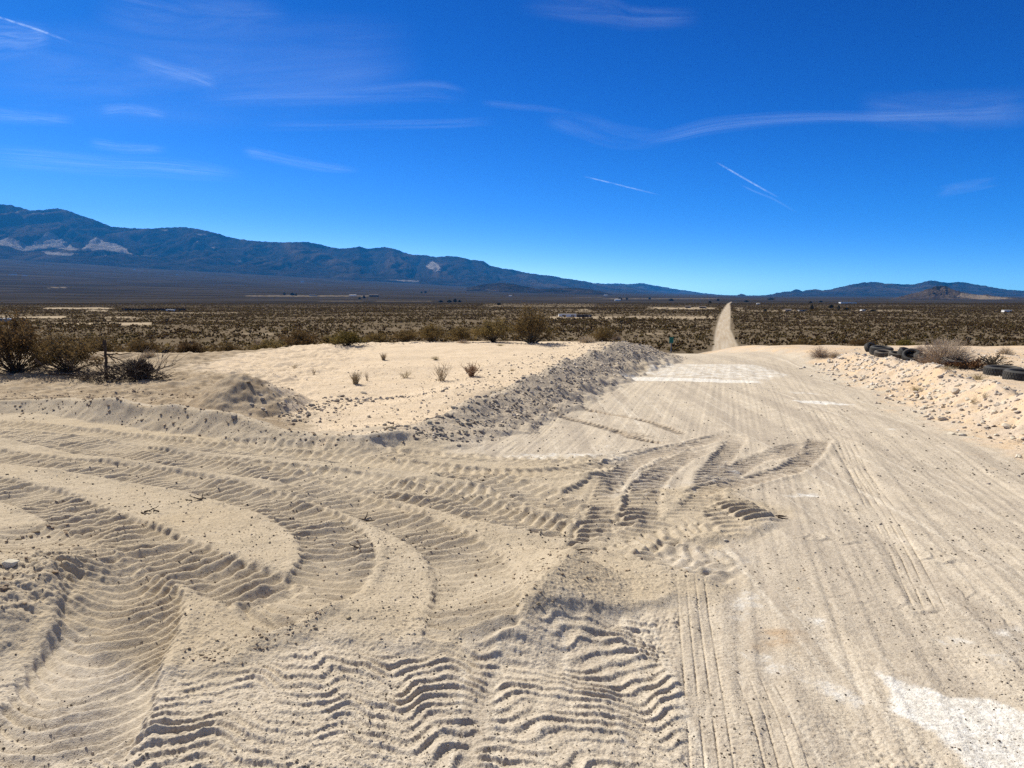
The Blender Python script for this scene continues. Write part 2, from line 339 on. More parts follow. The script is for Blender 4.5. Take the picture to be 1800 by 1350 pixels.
# ------------------------------------------------------------------ node helpers
class N:
    def __init__(s, name):
        s.m = bpy.data.materials.new(name); s.m.use_nodes = True; s.t = s.m.node_tree; s.t.nodes.clear()
        s.out = s.t.nodes.new('ShaderNodeOutputMaterial')
    def n(s, kind, **kw):
        x = s.t.nodes.new('ShaderNode' + kind)
        for k, v in kw.items():
            if k in x.inputs: s.set(x.inputs[k], v)
            else: setattr(x, k, v)
        return x
    def set(s, inp, v):
        if isinstance(v, bpy.types.NodeSocket): s.t.links.new(v, inp)
        else: inp.default_value = v
    def attr(s, name): return s.n('Attribute', attribute_name=name).outputs['Fac']
    def math(s, op, a, b=None, c=None, clamp=False):
        x = s.n('Math', operation=op, use_clamp=clamp); s.set(x.inputs[0], a)
        if b is not None: s.set(x.inputs[1], b)
        if c is not None: s.set(x.inputs[2], c)
        return x.outputs[0]
    def mix(s, f, a, b, mode='MIX'):
        x = s.n('Mix', data_type='RGBA', blend_type=mode); s.set(x.inputs[0], f)
        s.set(x.inputs[6], a if isinstance(a, bpy.types.NodeSocket) else tuple(a) + (1,) * (4 - len(a)))
        s.set(x.inputs[7], b if isinstance(b, bpy.types.NodeSocket) else tuple(b) + (1,) * (4 - len(b)))
        return x.outputs[2]
    def noise(s, scale, detail=3, rough=.55, vec=None, dist=0.):
        x = s.n('TexNoise', Scale=scale, Detail=detail, Roughness=rough, Distortion=dist)
        if vec is None: vec = s.coord()
        s.set(x.inputs['Vector'], vec); return x.outputs['Fac']
    def coord(s):
        if not hasattr(s, '_c'): s._c = s.n('TexCoord').outputs['Object']
        return s._c
    def ramp(s, v, a, b, lo=0., hi=1.):
        x = s.n('MapRange', interpolation_type='SMOOTHSTEP'); s.set(x.inputs['Value'], v)
        for k, q in (('From Min', a), ('From Max', b), ('To Min', lo), ('To Max', hi)): x.inputs[k].default_value = q
        return x.outputs[0]
    def bsdf(s, color, rough=.9, spec=.15, normal=None, **kw):
        b = s.n('BsdfPrincipled'); s.set(b.inputs['Base Color'], color if isinstance(color, bpy.types.NodeSocket) else tuple(color) + (1,))
        b.inputs['Roughness'].default_value = rough; b.inputs['Specular IOR Level'].default_value = spec
        if normal is not None: s.set(b.inputs['Normal'], normal)
        for k, v in kw.items(): s.set(b.inputs[k], v)
        s.t.links.new(b.outputs[0], s.out.inputs[0]); return b
    def bump(s, h, strength, dist):
        b = s.n('Bump'); b.inputs['Strength'].default_value = strength; b.inputs['Distance'].default_value = dist
        s.set(b.inputs['Height'], h); return b.outputs[0]

# ------------------------------------------------------------------ ground material
g = N('desert_ground')
fine = g.noise(60, 4, .65); mid = g.noise(4, 4, .6); big = g.noise(.7, 3, .55)
sandA, whiteA, paleA, dampA, plainA, coverA, bankA, bareA, tanA = (g.attr(k) for k in ('sand', 'white', 'pale', 'damp', 'plain', 'cover', 'bank', 'bare', 'tan'))
crust = g.mix(g.ramp(mid, .3, .7), (.445, .385, .305), (.505, .44, .355))
mps = g.n('Mapping'); mps.inputs['Rotation'].default_value = (0, 0, R(15.6)); mps.inputs['Scale'].default_value = (3.2, .10, 1); g.set(mps.inputs['Vector'], g.coord())
mpt = g.n('Mapping'); mpt.inputs['Rotation'].default_value = (0, 0, R(13.5)); mpt.inputs['Scale'].default_value = (11, .22, 1); g.set(mpt.inputs['Vector'], g.coord())
crust = g.mix(g.math('MULTIPLY', g.ramp(g.noise(1, 4, .65, mps.outputs[0]), .40, .68), g.attr('road'), ), crust, (.375, .325, .265))
crust = g.mix(g.math('MULTIPLY', g.ramp(g.noise(1, 3, .6, mpt.outputs[0]), .52, .74, 0, .7), g.attr('road')), crust, (.60, .54, .45))
crust = g.mix(g.ramp(g.noise(22, 4, .7), .52, .7, 0, .6), crust, (.33, .275, .215))
sandc = g.mix(g.ramp(mid, .3, .7), (.398, .335, .250), (.448, .380, .288))
sandc = g.mix(g.ramp(big, .4, .75, 0, .55), sandc, (.405, .325, .222))
col = g.mix(sandA, crust, sandc)
pale = g.mix(g.ramp(mid, .35, .7), (.56, .45, .325), (.60, .49, .365))
col = g.mix(g.attr('dirt'), col, g.mix(g.ramp(g.noise(3, 5, .65), .35, .65), (.27, .21, .145), (.40, .325, .235)))
col = g.mix(paleA, col, pale)
bank = g.mix(g.ramp(g.noise(11, 4, .7), .35, .65), (.37, .31, .24), (.48, .41, .32))
col = g.mix(bankA, col, bank)
tan = g.mix(g.ramp(g.noise(2.2, 4, .65), .4, .65), (.49, .40, .31), (.55, .41, .27))
col = g.mix(tanA, col, tan)
col = g.mix(g.math('MULTIPLY', g.attr('dug_shade'), .8), col, (.285, .225, .165))
col = g.mix(g.math('MULTIPLY', dampA, g.ramp(g.noise(9, 4, .7), .3, .6)), col, (.37, .255, .155))
wn = g.math('ADD', whiteA, g.math('MULTIPLY', g.math('SUBTRACT', g.noise(5.5, 8, .75), .5), 2.0))
wn = g.math('ADD', wn, g.math('MULTIPLY', g.math('SUBTRACT', fine, .5), .7))
wn = g.math('SUBTRACT', wn, g.math('MULTIPLY', g.ramp(g.noise(1, 4, .65, mpt.outputs[0]), .45, .75), .2))
wm = g.math('MULTIPLY', g.ramp(wn, .42, .88, 0, .95), g.ramp(whiteA, .02, .3))
col = g.mix(wm, col, g.mix(g.ramp(g.noise(16, 4, .65), .3, .7), (.55, .52, .47), (.70, .68, .64)))
# grains and dark grit
col = g.mix(g.ramp(fine, .38, .70, .0, .40), col, (.20, .155, .11))
v = g.n('TexVoronoi', Scale=38.0); g.set(v.inputs['Vector'], g.coord())
grit = g.math('MULTIPLY', g.ramp(v.outputs['Distance'], .22, .10), g.ramp(g.noise(1.7, 4, .7), .46, .60))
col = g.mix(g.math('MULTIPLY', g.math('MULTIPLY', grit, g.math('SUBTRACT', 1.0, plainA)), g.math('SUBTRACT', 1.0, g.math('MULTIPLY', wm, .85))), col, (.13, .105, .085))
# plain: bare soil, pale strips and far scrub too small to model one by one
soil = g.mix(g.ramp(g.noise(.05, 4, .6), .35, .65), (.108, .084, .056), (.142, .111, .076))
soil = g.mix(g.ramp(g.noise(.011, 5, .65), .5, .72, 0, .6), soil, (.10, .077, .052))
col = g.mix(plainA, col, soil)
col = g.mix(bareA, col, (.36, .29, .205))
mp = g.n('Mapping'); mp.inputs['Scale'].default_value = (.12, .05, .1); g.set(mp.inputs['Vector'], g.coord())
sc1 = g.noise(1.0, 5, .75, mp.outputs[0])
mp2 = g.n('Mapping'); mp2.inputs['Scale'].default_value = (.0015, .006, .01); g.set(mp2.inputs['Vector'], g.coord())
sc2 = g.noise(1.0, 4, .65, mp2.outputs[0])
cov = g.math('MULTIPLY', coverA, g.ramp(g.math('ADD', sc1, g.math('MULTIPLY', g.math('SUBTRACT', sc2, .5), .9)),   .25, .52, .955, 1))
col = g.mix(cov, col, g.mix(g.ramp(sc2, .42, .62), (.022, .018, .014), (.050, .041, .032)))
bh = g.math('ADD', g.math('MULTIPLY', fine, .6), g.math('MULTIPLY', g.noise(170, 3, .6), .5))
g.bsdf(col, 1.0, 0., g.bump(bh, .9, .008))
GROUND = g.m

# ------------------------------------------------------------------ ground mesh
def radial():
    r = [.3, .7, 1.1, 1.5, 1.8]
    while r[-1] < 25000:
        D = r[-1]
        if D < 13: s = min(max(.48 * D * D / 1228, .0036), .0125 + .0175 * min(max((D - 9) / 2, 0), 1))
        elif D < 26: s = .030 + (D - 13) * .006
        elif D < 200: s = .0065 * D
        else: s = .022 * D
        r.append(D + s)
    return np.array(r)
HALF = 40.0
ang = np.radians(np.concatenate([np.arange(-180, -HALF, 4.0), np.linspace(-HALF, HALF, 1180), np.arange(HALF + 4, 180, 4.0)]))
rad = radial()
AA, RR = np.meshgrid(ang, rad)
gx = (np.sin(AA) * RR).ravel(); gy = (np.cos(AA) * RR).ravel()
gz = H0(gx, gy)
nm = (gy < 27) & (gy > .6) & (np.abs(gx) < 24)
DUG_SHADE = np.zeros(len(gx)); dg_ = np.zeros(int(nm.sum())); gz[nm] = apply_tracks(gx[nm], gy[nm], gz[nm], dg_); DUG_SHADE[nm] = dg_
nr, na = RR.shape
ii = np.arange(nr * na).reshape(nr, na)
q = np.stack([ii[:-1], np.roll(ii, -1, 1)[:-1], np.roll(ii, -1, 1)[1:], ii[1:]], -1).reshape(-1, 4)
q = q[:, ::-1]
cen = ii[0]                                           # close the small hole under the camera
# attributes -----------------------------------------------------------------
A = {k: np.zeros(len(gx)) for k in ('sand', 'white', 'pale', 'damp', 'plain', 'cover', 'bank', 'bare', 'tan', 'road', 'dirt')}
xn, yn = gx[nm], gy[nm]
w1 = fbm(xn * 2.6, yn * 2.6, 4, 70, .6)
A['sand'][nm] = sstep(-.16, .16, sd_poly(xn, yn, SAND) + .16 * w1)
PL = sd_poly(xn, yn, PLAT_L); dB, tB, sB, iB = pl(xn, yn, BERM)
roadin = np.minimum(side(xn, yn, TOE_L, -1), side(xn, yn, TOE_R, -1))
dF, tF, sF, iF = pl(xn, yn, FRONT); dR, tR, sR, iR = pl(xn, yn, RBANK)
PALE = W([(330, 648), (480, 622), (600, 609), (800, 603), (1100, 597), (1040, 630), (960, 655), (860, 700), (760, 735), (690, 752), (590, 750), (545, 725), (500, 690), (440, 655)], .22)
PALE[1:5] = [(p[0], p[1] + 2.5) for p in PALE[1:5]]
A['pale'][nm] = sstep(-.25, .25, sd_poly(xn, yn, PALE) + .25 * w1)
A['road'][nm] = sstep(-.1, .3, roadin)
A['dirt'][nm] = sstep(.0, .3, PL + .2 * w1) * (1 - A['pale'][nm]) * (xn < 3)
A['bank'][nm] = sstep(.92, .48, dB + .25 * w1) * sstep(.55, .35, np.where(tB > 0, dB, 0)) * sstep(7.8, 8.8, yn)
A['tan'][nm] = sstep(.25, -.25, side(xn, yn, TOE_R, -1) + .3 * w1) * (xn > 0)
A['sand'][nm] *= 1 - A['bank'][nm]
rest = sstep(-.05, -.25, PL) * sstep(.1, -.1, roadin) * (xn < 3)
A['sand'][nm] = np.maximum(A['sand'][nm], rest * (1 - A['bank'][nm]) * (yn > 6))
for P, k in WHITE:
    P = np.array(P); m = (xn > P[:, 0].min() - .6) & (xn < P[:, 0].max() + .6) & (yn > P[:, 1].min() - .6) & (yn < P[:, 1].max() + .6)
    idx = np.nonzero(nm)[0][m]
    sdw = sd_poly(xn[m], yn[m], P); sc_ = max(.05, .05 * P[:, 1].mean() * .18)
    A['white'][idx] = np.maximum(A['white'][idx], k * sstep(-1.3 * sc_, 1.6 * sc_, sdw))
A['dug_shade'] = DUG_SHADE
for P in DAMP: A['damp'][nm] = np.maximum(A['damp'][nm], sstep(-.06, .12, sd_poly(xn, yn, P) + .08 * w1))
far = gy > 15
dE = -hill_drop(gx, gy)
A['plain'] = np.where(far, sstep(.15, 1.2, dE), 0)
dist = np.hypot(gx, gy)
A['cover'] = np.where(far, np.interp(dist, [350, 900, 1500, 2600, 5200, 8000], [0, .5, 1.0, 1.0, 1.0, 1.0]), 0)
# pale strips of bare ground on the plain, by photo rows turned into land positions
BARE = [(0, 120, 556, 560, 1), (70, 200, 540.5, 544, 1), (150, 200, 544, 548, .8), (90, 270, 567, 571.5, .9), (0, 300, 562, 564, .5), (200, 420, 549, 551.5, .7), (180, 240, 556, 560, .6), (430, 662, 519, 521.5, .6), (85, 118, 504.5, 506.5, .8),
        (560, 640, 528.5, 530.5, .4), (655, 760, 528.5, 530.5, .4), (960, 1260, 555.5, 561, .65), (1140, 1262, 540, 544, .9), (700, 1000, 545.5, 548, .3), (1000, 1060, 522, 523.2, .5), (1060, 1262, 524, 526, .5), (1015, 1040, 543, 548, .6),
        (420, 480, 586, 589, .6), (1120, 1230, 573, 575, .6), (1130, 1220, 586, 588, .45), (1290, 1420, 545, 548, .5), (1500, 1620, 545, 548, .5), (1290, 1310, 540, 548, .6), (850, 1050, 533, 540, .35)]
px_, py_ = proj(gx, gy, np.minimum(gz, 400)); fr = (gy > 60) & (np.abs(gx) < gy)
for a, b, c, d, k in BARE:
    e = np.minimum(np.minimum(px_ - a, b - px_) / 14, np.minimum(py_ - c, d - py_) / 1.2) + .7 * fbm(gx / 14, gy / 40, 2, 77)
    A['bare'] = np.where(fr, np.maximum(A['bare'], k * sstep(-.2, .9, e)), A['bare'])
A['cover'] *= 1 - .85 * A['bare']
dr, tr, sr, ir = pl(gx[fr], gy[fr], FARROAD)
wr = np.interp(ir, np.arange(len(FARROAD)), FARROAD[:, 2])
rm = np.zeros(len(gx)); rm[fr] = sstep(wr + .4, wr - .4, dr)
rs = np.zeros(len(gx)); rs[fr] = sstep(1.1, .6, np.abs(tr - wr - .9)) * (gy[fr] < 420)
farfade = np.maximum(rm, .8 * rs)
A['plain'] *= 1 - rm; A['cover'] *= 1 - rm; A['bare'] = A['bare'] * (1 - rm)
A['road'] = np.maximum(A['road'], rm); stk = np.zeros(len(gx)); stk[fr] = fbm(tr * 1.5, gy[fr] * .03, 3, 78, .65)
A['dirt'] = np.maximum(A['dirt'], rm * np.clip(.5 + .6 * stk, 0, 1))
gz = gz + np.where(rm > .5, 0.0, 0.0)
co = np.stack([gx, gy, gz], 1)
# faces of the dirt road are an object of their own (same sheet, split along its edge)
fc = co[q].mean(1)
nf = (fc[:, 1] < 30) & (fc[:, 1] > -5) & (np.abs(fc[:, 0]) < 25)
isroad = np.zeros(len(q), bool)
isroad[nf] = (np.minimum(side(fc[nf, 0], fc[nf, 1], TOE_L, -1), side(fc[nf, 0], fc[nf, 1], TOE_R, -1)) > 0) & (fc[nf, 1] < 21) & (sd_poly(fc[nf, 0], fc[nf, 1], SAND) < 0) & (fc[nf, 1] > 1.0) & (fc[nf, 0] > -1.5 + 0 * fc[nf, 1])
isroad |= (rm[q].mean(1) > .5) & (fc[:, 1] >= 19)
# vertex normals of the whole sheet, kept on both pieces so that no seam shows
e1 = co[q[:, 2]] - co[q[:, 0]]; e2 = co[q[:, 3]] - co[q[:, 1]]; fnorm = np.cross(e1, e2); fnorm /= np.linalg.norm(fnorm, axis=1)[:, None] + 1e-12
vn = np.zeros_like(co)
for k in range(4): 
    for c_ in range(3): vn[:, c_] += np.bincount(q[:, k], weights=fnorm[:, c_], minlength=len(co))
vn /= np.linalg.norm(vn, axis=1)[:, None] + 1e-12
def piece(name, sel):
    qs = q[sel]; used = np.unique(qs); remap = np.zeros(len(co), np.int64); remap[used] = np.arange(len(used))
    me = np_mesh(name, co[used], remap[qs], GROUND, True, {k: v[used] for k, v in A.items()})
    me.normals_split_custom_set_from_vertices(vn[used].astype(np.float32))
    return obj(name, me)
tag(piece('ground', ~isroad), 'pale desert ground with loose tan sand, tyre ruts and a scrub plain beyond', 'ground', kind='structure')
tag(piece('dirt_road', isroad), 'graded grey dirt road running straight over the plain', 'road', kind='structure')
def full_z(x, y):
    x = np.atleast_1d(np.asarray(x, float)); y = np.atleast_1d(np.asarray(y, float)); z = H0(x, y)
    m = (y < 27) & (y > .6) & (np.abs(x) < 24)
    if m.any(): z[m] = apply_tracks(x[m], y[m], z[m])
    return z

# ------------------------------------------------------------------ mountains
mt = N('mountain_rock')
b_ = mt.attr('bare'); gl = mt.attr('gully')
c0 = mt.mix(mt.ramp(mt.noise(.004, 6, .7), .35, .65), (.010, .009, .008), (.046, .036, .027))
c0 = mt.mix(mt.math('MULTIPLY', mt.ramp(gl, .45, .95), .65), c0, (.095, .072, .053))  # ridges coloured lighter than gullies, painting in lit and shaded slopes
bn = mt.math('ADD', b_, mt.math('MULTIPLY', mt.math('SUBTRACT', mt.noise(.006, 6, .7), .5), .9))
c0 = mt.mix(mt.math('MULTIPLY', mt.ramp(bn, .25, .85), mt.ramp(b_, .03, .2)), c0, (.26, .235, .215))
mt.bsdf(c0, 1.0, 0., mt.bump(mt.noise(.012, 6, .7), 1.0, 110))
rk = N('hill_rock')
b2 = rk.attr('bare')
c0 = rk.mix(rk.ramp(rk.noise(.02, 6, .7), .35, .65), (.034, .025, .018), (.085, .064, .046))
c0 = rk.mix(rk.ramp(rk.math('ADD', b2, rk.math('MULTIPLY', rk.math('SUBTRACT', rk.noise(.03, 5, .7), .5), .9)), .3, .8), c0, (.20, .155, .11))
rk.bsdf(c0, 1.0, 0., rk.bump(rk.noise(.03, 6, .75), 1, 16))

def zline(px, py, y):
    v = (CY - py) / F
    return EYE + y * (v * CP - SP) / (CP + v * SP)
def massif(name, sky, dc, df, foot, spur, seed, mat, label, step=1.6, rows=110, carve=.62, blobs=(), tanz=None, rough=.06, prof=.95, wl=900.):
    px = np.arange(sky[0][0], sky[-1][0] + step, step)
    sx = [s[0] for s in sky]; sy = [s[1] for s in sky]
    t = np.concatenate([np.linspace(0, 1, rows), np.linspace(1.04, 1.7, 14)])
    PX, TT = np.meshgrid(px, t)
    PY = np.interp(PX, sx, sy) + .8 * fbm(PX / 8, PX * 0, 4, seed, .6) 
    Dc = (np.interp(PX, [s[0] for s in dc], [s[1] for s in dc])); Df = np.interp(PX, [s[0] for s in df], [s[1] for s in df])
    Dc = Dc + .05 * Dc * fbm(PX / 70, PX * 0 + 2, 2, seed + 1)
    y = Df + (Dc - Df) * TT
    zc = zline(PX, PY, Dc)
    X0 = (PX - CX) / F * y * CP
    zf = H0(X0, Df) if foot is None else np.full(PX.shape, foot)
    tt = np.clip(TT, 0, 1)
    xw = X0 / wl
    warp = .5 * fbm(xw * .5, tt * 1.3, 2, seed + 2)
    v1 = np.abs(perlin(xw + warp * 1.0 + spur * tt, tt * .9, seed + 3)); v2 = np.abs(perlin(xw * 2.3 + warp * 2 + spur * 2 * tt, tt * 2.2, seed + 4)); v3 = np.abs(perlin(xw * 5.1 + warp * 3, tt * 5, seed + 5))
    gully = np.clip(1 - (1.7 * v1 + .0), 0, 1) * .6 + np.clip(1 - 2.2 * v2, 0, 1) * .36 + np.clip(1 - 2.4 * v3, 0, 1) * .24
    env = (1 - tt) ** .55 * np.minimum(1, tt * 3 + .15)
    h = (zc - zf) * (tt ** prof) * (1 - carve * gully * env)
    h = h * (1 - np.clip(TT - 1, 0, 1) * 1.4)
    z = zf + h + (zc - zf) * rough * .3 * fbm(xw * 8, y / wl * 8, 3, seed + 6) * np.sin(tt * math.pi)
    z[0] = zf[0] - 30
    fw = y * CP - (z - EYE) * SP
    x = (PX - CX) / F * fw
    bare = np.zeros(PX.shape); jx, jy = proj(x, y, z)
    jx = jx + 3 * perlin(PX / 11, TT * 30, seed + 8); jy = jy + 1.2 * perlin(PX / 7, TT * 40, seed + 9)
    for P, k in blobs:
        s_ = sd_poly(jx, jy, P); bare = np.maximum(bare, k * sstep(-1.2, 2.0, s_))
    ca = tt * 0
    n, m = PX.shape; ii = np.arange(n * m).reshape(n, m)
    qq = np.stack([ii[:-1, :-1], ii[:-1, 1:], ii[1:, 1:], ii[1:, :-1]], -1).reshape(-1, 4)
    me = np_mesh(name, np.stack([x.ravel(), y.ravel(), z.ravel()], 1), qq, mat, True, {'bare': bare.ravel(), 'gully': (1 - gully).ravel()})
    return tag(obj(name, me), label, 'mountain' if 'mount' in name else 'hill', kind='structure')
SKY_L = [(-260, 330), (-120, 345), (-40, 352), (0, 359), (18, 360), (55, 370), (75, 369), (100, 366), (120, 370), (140, 378), (165, 386), (195, 398), (230, 401), (262, 402), (290, 400), (325, 399), (345, 402), (365, 406), (385, 411), (403, 417), (440, 423), (470, 425), (500, 426), (540, 425), (560, 429), (580, 434), (597, 437), (615, 436), (632, 433), (645, 437), (660, 436), (676, 434), (695, 438), (712, 444), (725, 448), (745, 448), (767, 452), (785, 450), (805, 451), (825, 456), (850, 459), (862, 467), (880, 471), (905, 475), (930, 480), (960, 484), (972, 485), (990, 489), (1020, 493), (1045, 498), (1075, 502), (1105, 503), (1135, 509), (1160, 513), (1200, 516.5), (1262, 519)]
B_L = [([(38, 441), (62, 424), (86, 407), (108, 419), (128, 433), (144, 441), (120, 440), (88, 436), (60, 440)], 1.0), ([(70, 441), (110, 444), (143, 446), (120, 450), (85, 448)], 1.0),
       ([(140, 441), (156, 426), (168, 416), (182, 424), (204, 428), (222, 436), (234, 448), (205, 443), (178, 439), (152, 442)], .95), ([(168, 443), (188, 446), (186, 449), (170, 446)], 1.3),
       ([(-40, 418), (0, 417), (24, 418), (48, 430), (70, 440), (40, 442), (8, 432), (-40, 428)], .8), ([(12, 428), (50, 434), (75, 438), (40, 440)], .7),
       ([(235, 447), (280, 448), (282, 452), (240, 451)], .5), ([(275, 404), (300, 401), (290, 407)], .6), ([(333, 409), (368, 411), (368, 418), (345, 413)], .6), ([(342, 422), (350, 422), (347, 430)], .7), ([(368, 434), (380, 432), (376, 438)], .8),
       ([(395, 432), (420, 436), (415, 438)], .6), ([(400, 455), (430, 458), (425, 462)], .5), ([(5, 362), (20, 364), (15, 372), (8, 370)], .5), ([(22, 368), (35, 371), (30, 378)], .5), ([(55, 372), (62, 374), (59, 380)], .6), ([(74, 372), (79, 376), (76, 386)], .7),
       ([(748, 467), (760, 458), (772, 466), (775, 476), (762, 478), (752, 472)], 1.0), ([(522, 452), (548, 460), (540, 462)], .5), ([(590, 462), (610, 456), (640, 466), (600, 468)], .35), ([(680, 490), (740, 493), (735, 496), (690, 494)], .7)]
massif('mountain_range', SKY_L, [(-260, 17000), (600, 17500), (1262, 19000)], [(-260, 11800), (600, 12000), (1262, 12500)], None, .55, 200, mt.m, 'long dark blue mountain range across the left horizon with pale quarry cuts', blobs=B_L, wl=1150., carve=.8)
SKY_D = [(820, 506), (850, 500), (878, 496.5), (900, 499), (920, 503), (950, 508), (975, 507), (1000, 506), (1020, 506.5), (1040, 509), (1060, 513), (1080, 518)]
massif('foothills', SKY_D, [(820, 7600), (1080, 7600)], [(820, 7000), (1080, 7000)], None, .3, 240, mt.m, 'low brown foothills standing in front of the long left range', rows=40, wl=350.)
SKY_F = [(1030, 500), (1050, 497.5), (1065, 499), (1085, 498), (1105, 499.5), (1120, 498), (1130, 497.5), (1145, 501), (1170, 505), (1200, 510), (1240, 515.5), (1270, 518.5)]
massif('far_mountains', SKY_F, [(1030, 23500), (1270, 23500)], [(1030, 21500), (1270, 21500)], -30, .2, 260, mt.m, 'pale blue mountains farthest away behind the end of the left range', rows=40, wl=1200.)
SKY_R = [(1285, 521), (1296, 519), (1303, 515.8), (1310, 519), (1330, 519.5), (1345, 519), (1362, 516), (1375, 513), (1390, 512), (1399, 508), (1410, 511.5), (1422, 509.5), (1433, 508), (1445, 510.5), (1458, 509), (1475, 505), (1500, 499.5), (1520, 496), (1540, 495.5), (1557, 498.5), (1570, 498.5), (1590, 500), (1610, 499.5), (1625, 495), (1637, 493), (1652, 495), (1665, 497), (1680, 496), (1692, 495.5), (1710, 499), (1740, 504), (1765, 508.5), (1800, 511), (1860, 514), (1960, 520), (2060, 526)]
massif('mountain_range', SKY_R, [(1285, 13500), (2060, 13500)], [(1285, 10800), (2060, 10600)], -26, .35, 280, mt.m, 'blue grey mountain range on the right horizon behind the rocky hill', rows=70, wl=650., carve=.75)
SKY_H = [(1540, 529), (1562, 526.5), (1580, 522), (1600, 516.5), (1617, 513.5), (1632, 507.5), (1645, 503.2), (1656, 501.8), (1664, 503.5), (1676, 509.5), (1690, 513), (1705, 516), (1722, 518.5), (1735, 517.5), (1750, 521), (1790, 524), (1850, 527), (1950, 530)]
massif('rocky_hill', SKY_H, [(1540, 4300), (1950, 4300)], [(1540, 3950), (1950, 3950)], None, .3, 300, rk.m, 'brown rocky hill with a pale right flank standing on the plain', rows=60, wl=120., rough=.5, blobs=[([(1690, 514), (1740, 520), (1790, 525), (1730, 528), (1680, 522)], .9), ([(1600, 526), (1700, 526), (1700, 529), (1600, 529)], .6), ([(1650, 520), (1670, 516), (1675, 522)], .5)])

# ------------------------------------------------------------------ haze, sky, sun
hz = N('haze_air')
pv = hz.n('VolumePrincipled'); pv.inputs['Color'].default_value = (.035, .375, 1.0, 1); pv.inputs['Density'].default_value = 2.2e-5; pv.inputs['Anisotropy'].default_value = .0
hz.t.links.new(pv.outputs[0], hz.out.inputs['Volume'])
bm = bmesh.new(); bmesh.ops.create_cube(bm, size=1.0)
for vv in bm.verts: vv.co = (vv.co.x * 52000, vv.co.y * 52000 , vv.co.z)
zlo = float(gz.min()) - 40; zhi = 2900.0
for vv in bm.verts: vv.co.z = zhi if vv.co.z > 0 else zlo
hm = bpy.data.meshes.new('haze'); bm.to_mesh(hm); bm.free(); hm.materials.append(hz.m)
tag(obj('haze', hm), 'thin blue haze over the desert valley', 'haze', kind='stuff')

SUN_EL, SUN_AZ = R(42), R(-42)                        # azimuth from +Y, positive to the right
w = bpy.data.worlds.new('World'); sc.world = w; w.use_nodes = True; nt = w.node_tree; nt.nodes.clear()
st = nt.nodes.new('ShaderNodeTexSky'); st.sky_type = 'NISHITA'; st.sun_disc = False; st.sun_elevation = SUN_EL; st.sun_rotation = SUN_AZ % (2 * math.pi)
st.altitude = 900; st.air_density = 1.0; st.dust_density = .3; st.ozone_density = 4.0
bg = nt.nodes.new('ShaderNodeBackground'); bg.inputs['Strength'].default_value = .055
wo = nt.nodes.new('ShaderNodeOutputWorld')
# deepen the sky as the photograph's camera does: a power curve on each channel of the Nishita colour
sep = nt.nodes.new('ShaderNodeSeparateColor'); cmb = nt.nodes.new('ShaderNodeCombineColor'); nt.links.new(st.outputs[0], sep.inputs[0])
SKS = .055; bg.inputs['Strength'].default_value = SKS
for ch, (src, gain, pw) in enumerate(((0, 10.5, 3.6), (0, 4.35, 1.95), (1, 3.28, 1.4))):
    p_ = nt.nodes.new('ShaderNodeMath'); p_.operation = 'POWER'; p_.inputs[1].default_value = pw; nt.links.new(sep.outputs[src], p_.inputs[0])
    q_ = nt.nodes.new('ShaderNodeMath'); q_.operation = 'MULTIPLY'; q_.inputs[1].default_value = gain * SKS ** (pw - 1); nt.links.new(p_.outputs[0], q_.inputs[0]); nt.links.new(q_.outputs[0], cmb.inputs[ch])
# added neutral fill: unseen sky above the frame mixed to flat grey, lightens shadows
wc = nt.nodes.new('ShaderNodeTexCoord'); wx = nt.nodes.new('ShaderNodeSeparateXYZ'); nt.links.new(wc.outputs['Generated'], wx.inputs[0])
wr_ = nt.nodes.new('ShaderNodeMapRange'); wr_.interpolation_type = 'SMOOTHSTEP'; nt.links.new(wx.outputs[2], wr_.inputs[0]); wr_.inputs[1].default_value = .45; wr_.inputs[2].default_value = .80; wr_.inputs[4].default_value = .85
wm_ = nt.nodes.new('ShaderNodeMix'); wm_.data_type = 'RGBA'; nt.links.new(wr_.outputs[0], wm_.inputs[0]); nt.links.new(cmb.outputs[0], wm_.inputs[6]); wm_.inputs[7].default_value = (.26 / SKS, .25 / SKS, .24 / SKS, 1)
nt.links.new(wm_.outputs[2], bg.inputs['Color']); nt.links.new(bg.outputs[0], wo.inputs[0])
sl = bpy.data.lights.new('sun', 'SUN'); sl.energy = 5.0; sl.angle = R(.53); sl.color = (1, .945, .825)
so = bpy.data.objects.new('sun', sl); C.objects.link(so)
sdir = Vector((math.sin(SUN_AZ) * math.cos(SUN_EL), math.cos(SUN_AZ) * math.cos(SUN_EL), math.sin(SUN_EL)))
so.rotation_euler = (-sdir).to_track_quat('-Z', 'Y').to_euler(); so.location = (-20, 20, 30)
sc.view_settings.view_transform = 'Standard'; sc.view_settings.look = 'None'; sc.view_settings.exposure = .73; sc.view_settings.gamma = 1
sc.cycles.use_denoising = False
sc.cycles.max_bounces = 6; sc.cycles.diffuse_bounces = 4; sc.cycles.glossy_bounces = 1; sc.cycles.volume_bounces = 1; sc.cycles.transparent_max_bounces = 16
